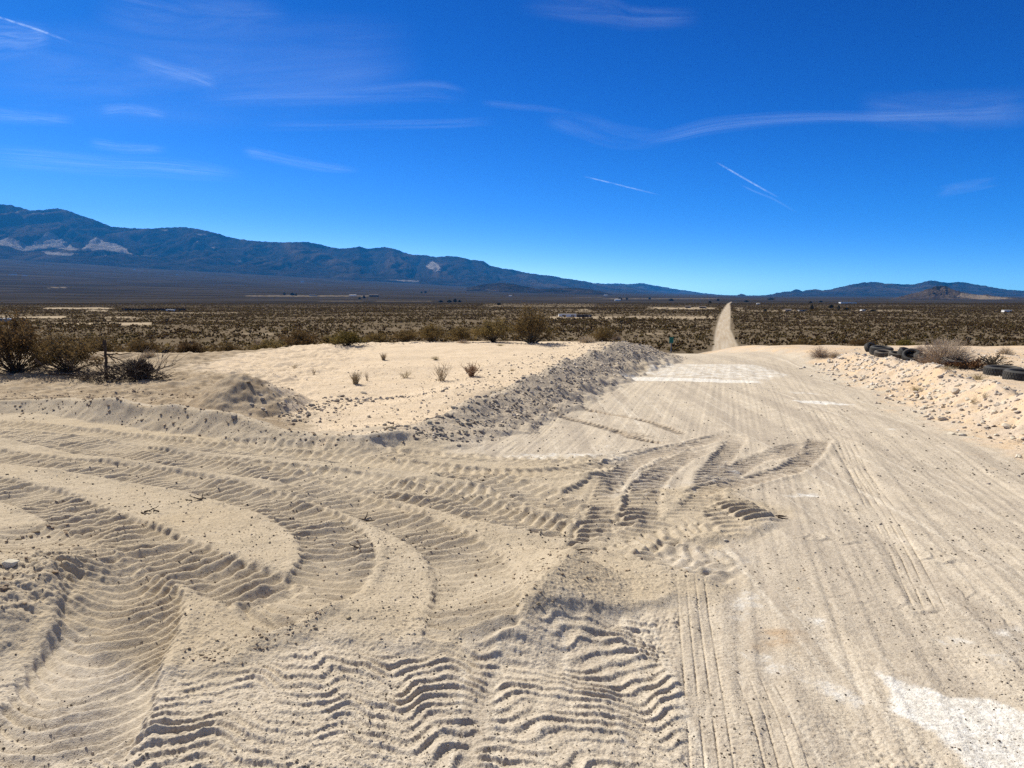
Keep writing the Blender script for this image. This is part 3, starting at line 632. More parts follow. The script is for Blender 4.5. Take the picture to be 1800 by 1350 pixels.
# ------------------------------------------------------------------ mesh builder
class MB:
    def __init__(s): s.v = []; s.f = []; s.mi = []
    def add(s, vs, fs, mi=0):
        o = len(s.v); s.v += [tuple(p) for p in vs]; s.f += [tuple(o + i for i in f) for f in fs]; s.mi += [mi] * len(fs)
    def tube(s, pts, r0, r1, n=5, mi=0, cap=True):
        pts = [Vector(p) for p in pts]; rings = []; m = len(pts)
        for i, p in enumerate(pts):
            d = (pts[min(i + 1, m - 1)] - pts[max(i - 1, 0)])
            d = d.normalized() if d.length > 1e-9 else Vector((0, 0, 1))
            a = d.orthogonal().normalized(); b = d.cross(a)
            r = r0 + (r1 - r0) * i / (m - 1)
            rings.append([p + a * (r * math.cos(2 * math.pi * k / n)) + b * (r * math.sin(2 * math.pi * k / n)) for k in range(n)])
        vs = [p for rg in rings for p in rg]; fs = []
        for i in range(m - 1):
            for k in range(n): fs.append((i * n + k, i * n + (k + 1) % n, (i + 1) * n + (k + 1) % n, (i + 1) * n + k))
        if cap and n > 2: fs.append(tuple(range(n))[::-1]); fs.append(tuple((m - 1) * n + k for k in range(n)))
        s.add(vs, fs, mi)
    def box(s, x0, y0, z0, x1, y1, z1, mi=0):
        s.add([(x, y, z) for z in (z0, z1) for x, y in ((x0, y0), (x1, y0), (x1, y1), (x0, y1))],
              [(3, 2, 1, 0), (4, 5, 6, 7), (0, 1, 5, 4), (1, 2, 6, 5), (2, 3, 7, 6), (3, 0, 4, 7)], mi)
    def lathe(s, prof, n=40, mi=0, close=True):
        vs = [(r * math.cos(2 * math.pi * k / n), r * math.sin(2 * math.pi * k / n), z) for k in range(n) for r, z in prof]; m = len(prof)
        fs = []
        for k in range(n):
            for i in range(m if close else m - 1):
                j = (i + 1) % m; k2 = (k + 1) % n
                fs.append((k * m + i, k2 * m + i, k2 * m + j, k * m + j))
        s.add(vs, fs, mi)
    def mesh(s, name, mats, smooth=False):
        me = bpy.data.meshes.new(name); me.from_pydata(s.v, [], s.f); me.update()
        for m in (mats if isinstance(mats, (list, tuple)) else [mats]): me.materials.append(m)
        me.polygons.foreach_set('material_index', s.mi)
        if smooth: me.polygons.foreach_set('use_smooth', [True] * len(s.f))
        return me
def simple_mat(name, col, rough=.9, var=.25, scale=8, spec=.15, col2=None, rand=0., thin=0.):
    m = N(name); c = m.mix(m.ramp(m.noise(scale, 4, .6), .3, .7), col, col2 or tuple(x * (1 - var) for x in col))
    if rand:
        oi = m.n('ObjectInfo').outputs['Random']
        hsv = m.n('HueSaturation'); m.set(hsv.inputs['Color'], c); m.set(hsv.inputs['Value'], m.math('ADD', 1 - rand, m.math('MULTIPLY', oi, 2 * rand)))
        m.set(hsv.inputs['Hue'], m.math('ADD', .5 - .012, m.math('MULTIPLY', oi, .03))); c = hsv.outputs[0]
    bs = m.bsdf(c, rough, spec)
    if thin:
        tl = m.n('BsdfTranslucent'); m.set(tl.inputs['Color'], c); mx = m.n('MixShader'); mx.inputs[0].default_value = thin
        m.t.links.new(bs.outputs[0], mx.inputs[1]); m.t.links.new(tl.outputs[0], mx.inputs[2]); m.t.links.new(mx.outputs[0], m.out.inputs[0])
    return m.m
M_STEM = simple_mat('creosote_stem', (.10, .075, .052), rand=.2)
M_LEAF = simple_mat('creosote_leaf', (.150, .102, .042), rand=.35, thin=.42, col2=(.118, .072, .030), scale=5)
M_LEAFY = simple_mat('yellow_leaf', (.17, .135, .030), rand=.2, thin=.4, col2=(.11, .085, .022), scale=5)
M_TUMBLE = simple_mat('dry_twig', (.60, .50, .39), rand=.12, thin=.4, col2=(.46, .37, .28))
M_RUST = simple_mat('rust_leaf', (.15, .075, .030), col2=(.10, .05, .022))
M_GRASS = simple_mat('dry_grass', (.40, .31, .185), rand=.15, col2=(.27, .20, .11))
M_REED = simple_mat('red_stem', (.27, .155, .09), rand=.15, col2=(.20, .12, .07))
M_DEAD = simple_mat('dead_wood', (.085, .060, .042), col2=(.045, .032, .024), scale=14)
M_ROOT = simple_mat('soil_and_root', (.17, .12, .08), col2=(.05, .034, .024), scale=9)
M_DEADG = simple_mat('grey_wood', (.24, .20, .165), col2=(.15, .125, .10), scale=14)
M_RUBBER = simple_mat('tyre_rubber', (.026, .027, .029), .8, spec=.25, col2=(.060, .054, .047), scale=6)
M_DUSTY = simple_mat('dusty_rubber', (.06, .056, .052), .9, spec=.15, col2=(.16, .135, .11), scale=9)
M_ROCK = simple_mat('pale_rock', (.54, .475, .39), rand=.2, col2=(.40, .335, .26), scale=12)
M_ROCKG = simple_mat('grey_rock', (.35, .30, .24), rand=.22, col2=(.24, .20, .155), scale=12)
M_CLOD = simple_mat('dirt_clod', (.30, .225, .15), rand=.2, col2=(.22, .165, .11), scale=20)

def rnd(a, b): return random.uniform(a, b)
def stems_leaves(seed, r, h, nst, nlf, ls, lo=18, hi=80, wob=.10, up=.55, thick=.010, twig=3):
    """a shrub of many stems rising from one root: stem mesh builder, leaf mesh builder"""
    random.seed(seed); S = MB(); Lf = MB(); tips = []
    for i in range(nst):
        az = rnd(0, 6.283); el = R(rnd(lo, hi)); L = rnd(.65, 1.05)
        d = Vector((math.cos(az) * math.cos(el) * r, math.sin(az) * math.cos(el) * r, math.sin(el) * h)) * L
        p = [Vector((rnd(-.06, .06) * r, rnd(-.06, .06) * r, -.03))]
        bend = Vector((rnd(-1, 1) * wob * r, rnd(-1, 1) * wob * r, rnd(0, .6) * wob * h))
        for k in (.3, .65, 1): p.append(d * k + bend * math.sin(k * 3) + Vector((rnd(-1, 1), rnd(-1, 1), rnd(-.5, .5))) * .035 * r)
        S.tube(p, thick, thick * .35, 3, cap=False)
        for k in range(twig):
            t = rnd(.35, .9); a = p[1].lerp(p[2], min(1, t * 1.4)) if t < .7 else p[2].lerp(p[3], (t - .6) * 2.3)
            e = a + (d.normalized() * .5 + Vector((rnd(-1, 1), rnd(-1, 1), rnd(-.1, 1)))) * .20 * min(r, h)
            S.tube([a, (a + e) / 2 + Vector((rnd(-1, 1), rnd(-1, 1), rnd(-1, 1))) * .02, e], thick * .45, thick * .2, 3, cap=False); tips.append((a, e))
        tips.append((p[2], p[3])); tips.append((p[1].lerp(p[2], .5), p[3]))
    for i in range(nlf):
        a, b = random.choice(tips); k = rnd(0, 1.08) ** .8
        c = a.lerp(b, k) + Vector((random.gauss(0, 1), random.gauss(0, 1), random.gauss(0, .8))) * .055 * r
        if c.z < up * h * rnd(.2, .75): continue
        n = Vector((rnd(-1, 1), rnd(-1, 1), rnd(-1, 1))).normalized(); u = n.orthogonal().normalized(); w_ = n.cross(u); s_ = ls * rnd(.5, 1.25)
        Lf.add([c + u * s_, c + w_ * s_ * .55, c - u * s_, c - w_ * s_ * .55], [(0, 1, 2, 3)])
    return S, Lf
SHR = []
for k in range(6):
    S, L = stems_leaves(100 + k, 1.0 + .12 * (k % 3), .95 + .1 * (k % 2), 70, 5200, .034, wob=.12 + .02 * k)
    SHR.append((S.mesh('shrub_stems', M_STEM), L.mesh('shrub_leaves', M_LEAF)))
SY, LY = stems_leaves(140, 1.0, .8, 80, 5200, .034); SHRY = (SY.mesh('shrub_stems', M_STEM), LY.mesh('shrub_leaves', M_LEAFY))
SB, LB = stems_leaves(141, 1.05, .9, 85, 5200, .030, lo=10, up=.5, twig=5); SHRB = (SB.mesh('shrub_stems', M_STEM), LB.mesh('shrub_leaves', M_LEAF))
def shrub(x, y, s, label, kind=None, group='brown creosote shrubs along the hill edge', name='creosote_shrub', sz=1., rz=None, dz=0.):
    z = float(H0(np.array([x]), np.array([y]))[0]) + dz
    e = empty(name, (x, y, z), random.random() * 6.28 if rz is None else rz, s); e.scale = (s, s, s * sz)
    st_, lf_ = kind or random.choice(SHR)
    obj('stems', st_, e); obj('foliage', lf_, e)
    return tag(e, label, 'shrub', group)
def at_base(px, py):                                  # land position seen at a photo pixel
    return hit(px, py)
def size_at(x, y, pxs): return pxs / F * math.hypot(x, y) * .985

# --- bushes on the left, around the brush pile
random.seed(11)
GE = 'brown creosote shrubs along the hill edge'
for px, py, wpx, sz, lab, kind in (
    (28, 655, 150, 1.15, 'dense dark creosote shrub cut by the left edge of the picture', SHRB),
    (118, 654, 130, .9, 'sparse dark creosote shrub with bare lower stems left of the dead brush', SHRB),
    (-60, 650, 130, 1.0, 'dark creosote shrub just outside the left edge', None)):
    x, y = at_base(px, py); shrub(x, y, size_at(x, y, wpx) / 2.1, lab, kind, GE, sz=sz * 1.15)
# --- shrubs whose feet stand on or just behind the sand edge
for px, D, wpx, hpx, topy, lab, kind in (
    (610, 19.0, 92, 50, 570, 'yellowish creosote shrub standing in front on the edge of the pale sand', SHRY),
    (530, 20.5, 78, 48, 574, 'dark round creosote shrub at the left end of the pale sand', None),
    (470, 23, 80, 42, 588, 'low dark creosote shrub behind the small grey tumbleweed', None),
    (935, 20.2, 84, 68, 535, 'tallest creosote shrub with spiky crown at the back of the pale sand', SHRB),
    (868, 20.8, 84, 52, 555, 'wide dark creosote shrub beside the tallest shrub on the sand edge', None),
    (757, 21.5, 60, 46, 562, 'dark creosote shrub at the middle of the pale sand edge', None),
    (712, 23, 60, 40, 572, 'low brown creosote shrub left of the middle of the sand edge', None),
    (1060, 22, 52, 40, 572, 'round brown creosote shrub behind the top end of the gravel berm', None),
    (660, 24, 60, 36, 578, 'brown creosote shrub behind the yellowish one', None),
    (810, 24, 60, 40, 570, 'brown creosote shrub between the middle and the wide shrub', None),
    (1225, 60, 44, 20, 596, 'dark creosote shrub close to the left side of the sloping road', None),
    (1205, 64, 40, 16, 602, 'low dark creosote shrub left of the sloping road', None),
    (1330, 52, 46, 24, 592, 'dark creosote shrub close to the right side of the sloping road', None),
    (1355, 48, 44, 22, 598, 'low dark creosote shrub right of the sloping road', None),
    (1300, 75, 34, 18, 588, 'small dark creosote shrub hugging the right road edge', None),
    (1405, 30, 40, 24, 596, 'dark creosote shrub left of the round grey tumbleweed', None),
    (1515, 24, 46, 28, 596, 'olive creosote shrub left of the row of tyres', None),
    (1592, 27, 64, 32, 588, 'yellow green creosote shrub behind the row of tyres', SHRY),
    (1700, 32, 40, 30, 594, 'dark creosote shrub behind the big tumbleweed', None),
    (1560, 40, 40, 20, 590, 'brown creosote shrub beyond the tyres', None),
    (250, 22, 80, 40, 592, 'brown creosote shrub behind the dead brush pile', None),
    (175, 24, 90, 40, 588, 'brown creosote shrub beyond the upright dead stake', None),
    (330, 25, 80, 40, 590, 'brown creosote shrub right of the dead brush pile', None),
    (400, 26, 70, 36, 594, 'brown creosote shrub near the left end of the sand', None)):
    x, y, zt = at_depth(px, topy, D); zb = float(H0(np.array([x]), np.array([y]))[0])
    s = wpx / F * D / 2.0; hgt = max(zt - zb, .3) * (.82 if kind is not SHRB else 1)
    shrub(x, y, s, lab, kind, GE, sz=min(hgt / s / .98, 2.6))

# --- tumbleweeds
def tumble_mesh(seed, n=420):
    random.seed(seed); m = MB()
    for i in range(n):
        az = rnd(0, 6.283); el = math.asin(rnd(-.05, 1)); d = Vector((math.cos(az) * math.cos(el), math.sin(az) * math.cos(el), math.sin(el)))
        t = Vector((rnd(-1, 1), rnd(-1, 1), rnd(-1, 1))); t = (t - d * t.dot(d)) * .5; L = rnd(.55, 1.02)
        p = [Vector((0, 0, .02)), d * .35 * L + t * .10, d * .7 * L + t * .22, d * L + t * rnd(.2, .6)]
        m.tube(p, .007, .0035, 3, cap=False)
        for k in range(3):
            a = p[2].lerp(p[3], rnd(0, 1)) if k else p[1].lerp(p[2], rnd(.3, 1)); e = a + (d + Vector((rnd(-1, 1), rnd(-1, 1), rnd(-1, 1)))) * .13
            m.tube([a, e], .004, .0022, 3, cap=False)
    return m.mesh('tumbleweed', M_TUMBLE)
TW = [tumble_mesh(k, 900 if k == 1 else 420) for k in (1, 2, 3)]
def tumble(px, py, wpx, hpx, label, k=0, D=None):
    if D is None: x, y = at_base(px, py); z = float(H0(np.array([x]), np.array([y]))[0])
    else: x, y, z = at_depth(px, py, D); z = max(z, float(H0(np.array([x]), np.array([y]))[0]))
    s = wpx / F * math.hypot(x, y) / 2.0
    o = obj('tumbleweed', TW[k], None, (x, y, z - .02)); o.scale = (s, s, s * hpx / wpx * 1.75); o.rotation_euler = (0, 0, k * 2.1 + px)
    tag(o, label, 'tumbleweed', 'dry tumbleweeds')
tumble(1662, 641, 90, 52, 'biggest round grey tumbleweed caught behind the row of tyres', 0)
tumble(1442, 627, 42, 22, 'round grey tumbleweed at the right road edge left of the tyres', 1)
tumble(1468, 627, 30, 13, 'flat grey tumbleweed touching the right side of a rounder one', 2)
tumble(1618, 618, 24, 14, 'small grey tumbleweed between the tyres and the biggest tumbleweed', 1)
tumble(1768, 623, 26, 16, 'small grey tumbleweed alone on the gravel shelf at the right', 2)
tumble(455, 612, 30, 17, 'small grey tumbleweed at the left end of the sand edge', 1)
tumble(1032, 602, 36, 18, 'grey tumbleweed on the top of the gravel berm', 2)
tumble(1083, 598, 22, 15, 'faint grey tumbleweed at the tip of the gravel berm', 1)
tumble(263, 628, 34, 16, 'pale tumbleweed behind the dead brush pile', 1)
tumble(165, 632, 36, 12, 'flat pale tumbleweed behind the upright dead stake', 2)
tumble(815, 603, 30, 10, 'low pale tumbleweed under the dark shrubs at the sand edge', 2)

# --- grass tufts and small dry plants on the sand
def tuft_mesh(seed, n, spread, mat, w_=.004, kinks=2, branch=0):
    random.seed(seed); m = MB()
    for i in range(n):
        az = rnd(0, 6.283); lean = rnd(.05, spread); L = rnd(.5, 1); b = Vector((rnd(-.15, .15), rnd(-.15, .15), 0))
        d = Vector((math.cos(az) * lean, math.sin(az) * lean, 1)).normalized()
        p = [b]
        for k in range(1, kinks + 2): p.append(b + d * L * k / (kinks + 1) + Vector((math.cos(az), math.sin(az), -.3)) * .12 * (k / (kinks + 1)) ** 2 + Vector((rnd(-1, 1), rnd(-1, 1), 0)) * .03)
        m.tube(p, w_, w_ * .4, 3, cap=False)
        for k in range(branch):
            a = p[1].lerp(p[-1], rnd(.1, .9)); m.tube([a, a + Vector((rnd(-1, 1), rnd(-1, 1), rnd(.2, 1.2))) * .16], w_ * .7, w_ * .4, 3, cap=False)
    return m.mesh('tuft', mat)
TU = {'grass': tuft_mesh(5, 130, .55, M_GRASS, .011), 'thin': tuft_mesh(6, 34, .8, M_GRASS, .010, 3, 3), 'red': tuft_mesh(7, 60, .95, M_REED, .013, 2, 4), 'mat': tuft_mesh(8, 90, 1.8, M_GRASS, .010, 2, 1)}
for px, py, wpx, hpx, kd, lab in (
    (625, 674, 22, 22, 'grass', 'upright dry grass tuft alone in the middle of the pale sand'),
    (645, 669, 10, 18, 'thin', 'thin dry stalks right of the upright grass tuft'),
    (776, 669, 40, 34, 'thin', 'tall thin pale stalks in front of the red stemmed plant'),
    (829, 662, 44, 28, 'red', 'red stemmed dry plant on the pale sand by the gravel berm'),
    (674, 633, 15, 14, 'grass', 'short dark dry tuft below the yellowish shrub'),
    (766, 632, 22, 8, 'mat', 'flat dry grass mat in the middle of the back sand'),
    (880, 608, 20, 5, 'mat', 'flat dry grass mat near the back edge of the sand'),
    (518, 648, 16, 10, 'thin', 'faint dry stalks on the sand right of the dirt heap'),
    (552, 658, 10, 13, 'thin', 'single thin dry weed right of the dirt heap'),
    (712, 664, 26, 14, 'thin', 'sparse pinkish dry stalks left of the tall thin stalks'),
    (900, 652, 14, 5, 'mat', 'low dry tuft on the gravel beside the berm'),
    (1718, 668, 34, 16, 'mat', 'grey dry weed on the right bank left of the front tyres'),
    (1711, 711, 14, 18, 'thin', 'pale branching weed on the slope of the right bank'),
    (1665, 650, 34, 10, 'mat', 'pale dry grass at the foot of the biggest tumbleweed'),
    (1610, 686, 34, 9, 'mat', 'yellow dry grass patch on the face of the right bank'),
    (1730, 700, 12, 14, 'thin', 'thin dry weed high on the face of the right bank'),
    (150, 668, 34, 12, 'mat', 'dry weeds at the left foot of the brush pile')):
    x, y = at_base(px, py); z = float(H0(np.array([x]), np.array([y]))[0])
    o = obj('dry_plant', TU[kd], None, (x, y, z - .005)); s = hpx / F * y * 1.1; sw = wpx / F * y / {'grass': .95, 'thin': 1.2, 'red': 1.5, 'mat': 1.6}[kd]
    o.scale = (sw, sw, s); o.rotation_euler = (0, 0, px)
    tag(o, lab, 'dry plant', 'dry plants on the sand and banks')
# rust coloured dead shrub at the tyres
random.seed(51); x, y = at_base(1712, 648); S, L = stems_leaves(150, .42, .2, 40, 1300, .022, lo=5, hi=60)
e = empty('dead_shrub', (x - .1, y, float(H0(np.array([x]), np.array([y]))[0]))); obj('stems', S.mesh('stems', M_STEM), e); obj('foliage', L.mesh('leaves', M_RUST), e)
tag(e, 'rust brown dead shrub on the ground between the tyres', 'shrub')
x, y = at_base(1745, 644); S, L = stems_leaves(151, .4, .26, 46, 500, .014, lo=8, hi=70)
e = empty('dry_shrub', (x, y, float(H0(np.array([x]), np.array([y]))[0]))); obj('stems', S.mesh('stems', M_STEM), e); obj('foliage', L.mesh('leaves', M_STEM), e)
tag(e, 'twiggy brown dry shrub behind the two flat front tyres', 'shrub')

# --- brush pile: stake, root ball, single branches
def branch_pts(a, b, sag, n=7, j=.03):
    a = Vector(a); b = Vector(b); L = (b - a).length
    return [a.lerp(b, k / n) + Vector((rnd(-1, 1) * j * L, rnd(-1, 1) * j * L, rnd(-1, 1) * j * L + sag * math.sin(k / n * 3.14))) for k in range(n + 1)]
def dead_branch(px, D, py, px2, D2, py2, r, label, mat=None, sag=0., seed=0, tw=10):
    random.seed(seed); a = at_depth(px, py, D); b = at_depth(px2, py2, D2)
    p = branch_pts(a, b, sag); m = MB(); m.tube(p, r, r * .35, 6)
    for k in range(tw):
        i = random.randint(1, len(p) - 2); q_ = p[i]; d = (p[i + 1] - p[i]).normalized() + Vector((rnd(-1, 1), rnd(-1, 1), rnd(-.2, 1.0)))
        e = q_ + d * rnd(.08, .26); m.tube([q_, (q_ + e) / 2 + Vector((rnd(-1, 1), rnd(-1, 1), rnd(-1, 1))) * .02, e], r * .4, r * .15, 4)
        if rnd(0, 1) < .6: e2 = e + Vector((rnd(-1, 1), rnd(-1, 1), rnd(-.3, 1))) * .1; m.tube([(q_ + e) / 2, e2], r * .22, r * .1, 3)
    o = obj('dead_branch', m.mesh('dead_branch', mat or M_DEAD)); o.location = (0, 0, 0)
    return tag(o, label, 'branch', 'dead branches of the brush pile')
bx0, by0 = at_base(200, 668); DB = by0
m = MB(); random.seed(61)
m.tube(branch_pts(at_depth(188, 668, DB), at_depth(184, 598, DB), 0, 8, .012), .028, .02, 7)
m.tube(branch_pts(at_depth(185, 615, DB), at_depth(181, 597, DB), 0, 3, .03), .03, .012, 6)
for a_, b_, c_, d_ in ((186, 621, 232, 622), (186, 622, 205, 638), (186, 640, 204, 655), (187, 628, 175, 622), (186, 645, 176, 640), (186, 612, 176, 604)):
    m.tube(branch_pts(at_depth(a_, b_, DB), at_depth(c_, d_, DB + rnd(-.2, .2)), 0, 5, .04), .013, .005, 5)
o = obj('dead_stake', m.mesh('dead_stake', M_DEAD)); tag(o, 'upright broken dead trunk standing in the brush pile', 'dead trunk')
# root ball
random.seed(62); x, y, z = at_depth(246, 652, DB); bmr = bmesh.new(); bmesh.ops.create_icosphere(bmr, subdivisions=4, radius=1)
P0 = np.array([v_.co[:] for v_ in bmr.verts]); n_ = .8 + .55 * fbm(P0[:, 0] * 2.6 + P0[:, 2], P0[:, 1] * 2.6 - P0[:, 2] * 1.5, 4, 300, .7)
for v_, k_ in zip(bmr.verts, n_): v_.co = Vector((v_.co.x * .17, v_.co.y * .16, v_.co.z * .14)) * float(k_)
me = bpy.data.meshes.new('root_clump'); bmr.to_mesh(me); bmr.free(); me.materials.append(M_ROOT)
mm = MB()
for k in range(150):
    d = Vector((rnd(-1, 1), rnd(-1, 1), rnd(-.4, 1))).normalized(); mm.tube([d * .14, d * .2 + Vector((rnd(-1, 1), rnd(-1, 1), rnd(-1, 1))) * .03, d * rnd(.18, .27) + Vector((rnd(-1, 1), rnd(-1, 1), rnd(-1, 1))) * .07], .007, .003, 4)
e = empty('uprooted_stump', (x, y, z)); obj('root_clump', me, e); obj('roots', mm.mesh('roots', M_DEAD), e); tag(e, 'dark uprooted stump with soil in its roots on the brush pile', 'stump')
for k, (a_, b_, c_, d_, r_, lab, mt_) in enumerate((
    (62, 632, 90, 658, .016, 'dead branch bending down at the left end of the brush pile', None),
    (88, 658, 165, 664, .018, 'long dark branch lying along the left foot of the brush pile', None),
    (165, 668, 120, 640, .012, 'thin dead branch rising to the left above the long lying one', None),
    (205, 668, 253, 635, .014, 'pale grey branch leaning across the front of the stump', M_DEADG),
    (262, 655, 310, 640, .014, 'dead branch reaching right of the stump', None),
    (205, 668, 170, 645, .010, 'thin dead branch crossing the foot of the upright trunk', None),
    (188, 622, 235, 645, .012, 'dead branch slanting from the upright trunk down to the stump', None),
    (275, 660, 290, 616, .008, 'thin grey twig rising steeply right of the stump', M_DEADG),
    (232, 670, 285, 662, .014, 'dark branch lying under the stump', None),
    (130, 670, 215, 676, .010, 'thin dead branch lying in front of the brush pile', None),
    (45, 678, 110, 668, .010, 'dead branch lying on the sand left of the brush pile', None))):
    dead_branch(a_, DB + (k % 3 - 1) * .15, b_, c_, DB + ((k + 1) % 3 - 1) * .2, d_, r_, lab, mt_, 0, 400 + k)
m = MB(); random.seed(63)
for k in range(800):
    px = random.gauss(212, 46); 
    if not 120 < px < 300: continue
    hgt = 30 * math.exp(-((px - 230) / 55) ** 2) + 6
    a = at_depth(px, 672 - rnd(0, hgt) - abs(px - 220) * .04, DB + rnd(-.35, .35)); dl = Vector((rnd(-1, 1), rnd(-1, 1), rnd(-.4, .6))) * rnd(.08, .3)
    a = Vector(a); m.tube([a, a + dl * .5 + Vector((rnd(-1, 1), rnd(-1, 1), rnd(-1, 1))) * .03, a + dl], .006, .002, 3, cap=False)
tag(obj('brush_twigs', m.mesh('brush_twigs', [M_DEAD])), 'tangle of thin dead twigs heaped in the brush pile', 'twigs', kind='stuff')
# loose twigs on the loader tracks
def twig(px, py, L, seed, label):
    random.seed(seed); x, y = at(px, py, .02); m = MB(); z0 = float(full_z(x, y)[0])
    for k in range(4):
        a = Vector((rnd(-.3, .3) * L, rnd(-.2, .2) * L, .006)); p = [a]
        d = Vector((rnd(-1, 1), rnd(-.6, .6), rnd(.0, .25))).normalized()
        for j in range(5): d = (d + Vector((rnd(-1, 1), rnd(-1, 1), rnd(-.5, .3))) * .5).normalized(); q_ = p[-1] + d * L * .12; q_.z = max(q_.z, .005); p.append(q_)
        m.tube(p, .006, .002, 5)
    o = obj('dead_twig', m.mesh('dead_twig', M_DEAD), None, (x, y, z0)); tag(o, label, 'twig', 'dead twigs on the tyre tracks')
twig(262, 904, .20, 1, 'dark forked dead twig lying on smooth sand between the left tracks')
twig(350, 880, .16, 2, 'curled dead twig behind the forked one on the left sand')
twig(648, 962, .18, 3, 'short thick dead stick beside the middle track')
twig(643, 912, .14, 4, 'flat dark stick lying on the edge of a tread rut')
twig(1010, 992, .16, 5, 'small dead stick on top of the sand mound')
twig(1362, 909, .12, 6, 'dark stick at the tip of the spread sand on the road')

# --- tyres
def tyre(px, py, wpx, label, tilt=0., az=0., sink=.35, wide=.24, dust=False, x=None, y=None, dz=0.):
    if x is None: x, y = at_base(px, py)
    z = float(H0(np.array([x]), np.array([y]))[0]); rr = wpx / F * math.hypot(x, y) / 2 * .92; sink += .08; hw = wide * rr * .9
    cs = [(rr * .60, -hw * .55), (rr * .66, -hw * .95), (rr * .80, -hw * 1.08), (rr * .93, -hw * .95), (rr * .985, -hw * .70), (rr, -hw * .35), (rr, hw * .35), (rr * .985, hw * .70), (rr * .93, hw * .95), (rr * .80, hw * 1.08), (rr * .66, hw * .95), (rr * .60, hw * .55)]
    inn = [(rr * .64, hw * .5), (rr * .78, hw * .9), (rr * .90, hw * .8), (rr * .95, 0), (rr * .90, -hw * .8), (rr * .78, -hw * .9), (rr * .64, -hw * .5)]
    m = MB(); m.lathe(cs + inn, 44)
    t = MB(); nb = 40
    for k in range(nb):
        for row, z0, z1, off in ((0, -hw * .78, -hw * .30, 0), (1, -hw * .24, hw * .24, .5), (2, hw * .30, hw * .78, 0)):
            a0 = 2 * math.pi * (k + off) / nb; a1 = a0 + 2 * math.pi / nb * .74; r0 = rr * .965; r1 = rr * 1.025 if row == 1 else rr * 1.015
            vs = [(r * math.cos(a), r * math.sin(a), zz) for r in (r0, r1) for zz in (z0, z1) for a in (a0, a1)]
            t.add(vs, [(4, 5, 7, 6), (0, 1, 5, 4), (2, 6, 7, 3), (0, 4, 6, 2), (1, 3, 7, 5)])
    mat = M_DUSTY if dust else M_RUBBER
    up = hw if abs(tilt) < .9 else rr
    e = empty('tyre', (x, y, z + up * (1 - sink) * math.cos(min(abs(tilt), .8)) + rr * math.sin(abs(tilt)) * .45 * (abs(tilt) < .9) + dz)); e.rotation_euler = (tilt, 0, az)
    obj('casing', m.mesh('casing', mat, True), e); obj('tread', t.mesh('tread', mat), e)
    return tag(e, label, 'tyre', 'old tyres along the right bank')
tyre(1531, 618, 24, 'tyre tilted up on edge at the far left end of the tyre row', 1.0, .5, .35, .42)
tyre(1549, 623, 37, 'tyre lying flat second from the left end of the row', .10, .3, .15, .42)
tyre(1553, 627, 30, 'dusty grey tyre lying in front of the second tyre', .15, -.3, .3, .40, True)
tyre(1577, 629, 28, 'half buried dusty tyre between the grey one and the big middle pair', .2, .2, .45, .42, True)
tyre(1594, 629, 30, 'large black tyre leaning in the middle of the row', .55, .5, .35, .42)
tyre(1602, 633, 30, 'black tyre in front of the large leaning one', .7, -.5, .4, .42)
tyre(1619, 636, 26, 'black tyre leaning upright left of the biggest tumbleweed', .9, .7, .3, .42)
tyre(1630, 639, 24, 'black tyre half hidden by the left side of the biggest tumbleweed', .9, .4, .3, .42)
tyre(1678, 644, 38, 'grey treaded tyre lying right under the biggest tumbleweed', .2, .2, .25, .40, True)
tyre(1763, 657, 55, 'flat black tyre, the farther of the two lying on the bare shelf at right', .03, 0, .42, .30)
tyre(1801, 668, 60, 'flat black tyre nearest to the camera, cut by the right edge', .05, .3, .25, .32)
# ------------------------------------------------------------------ stones
def rock_mesh(seed, mat):
    random.seed(seed); bm = bmesh.new(); pts = []
    sx, sy, sz = rnd(.8, 1.2), rnd(.6, 1), rnd(.4, .75)
    for k in range(22):
        d = Vector((random.gauss(0, 1), random.gauss(0, 1), random.gauss(0, 1))).normalized() * rnd(.85, 1)
        pts.append(bm.verts.new((d.x * sx, d.y * sy, d.z * sz)))
    r = bmesh.ops.convex_hull(bm, input=pts); bmesh.ops.delete(bm, geom=[v for v in bm.verts if not v.link_faces], context='VERTS')
    bmesh.ops.bevel(bm, geom=list(bm.edges), offset=.05, segments=1, affect='EDGES')
    me = bpy.data.meshes.new('rock'); bm.to_mesh(me); bm.free(); me.materials.append(mat); return me
RM = [rock_mesh(500 + k, M_ROCK) for k in range(8)]; RG = [rock_mesh(520 + k, M_ROCKG) for k in range(8)]; RC = [rock_mesh(540 + k, M_CLOD) for k in range(6)]
def rock(x, y, s, label, group, kinds, cat='rock', name='rock', z=None, sink=.3):
    z = float(full_z(x, y)[0]) if z is None else z
    o = obj(name, random.choice(kinds), None, (x, y, z + s * (.45 - sink))); o.scale = (s, s * rnd(.7, 1), s * rnd(.7, 1.1)); o.rotation_euler = (rnd(-.4, .4), rnd(-.4, .4), rnd(0, 6.28))
    return tag(o, label, cat, group)
random.seed(77)
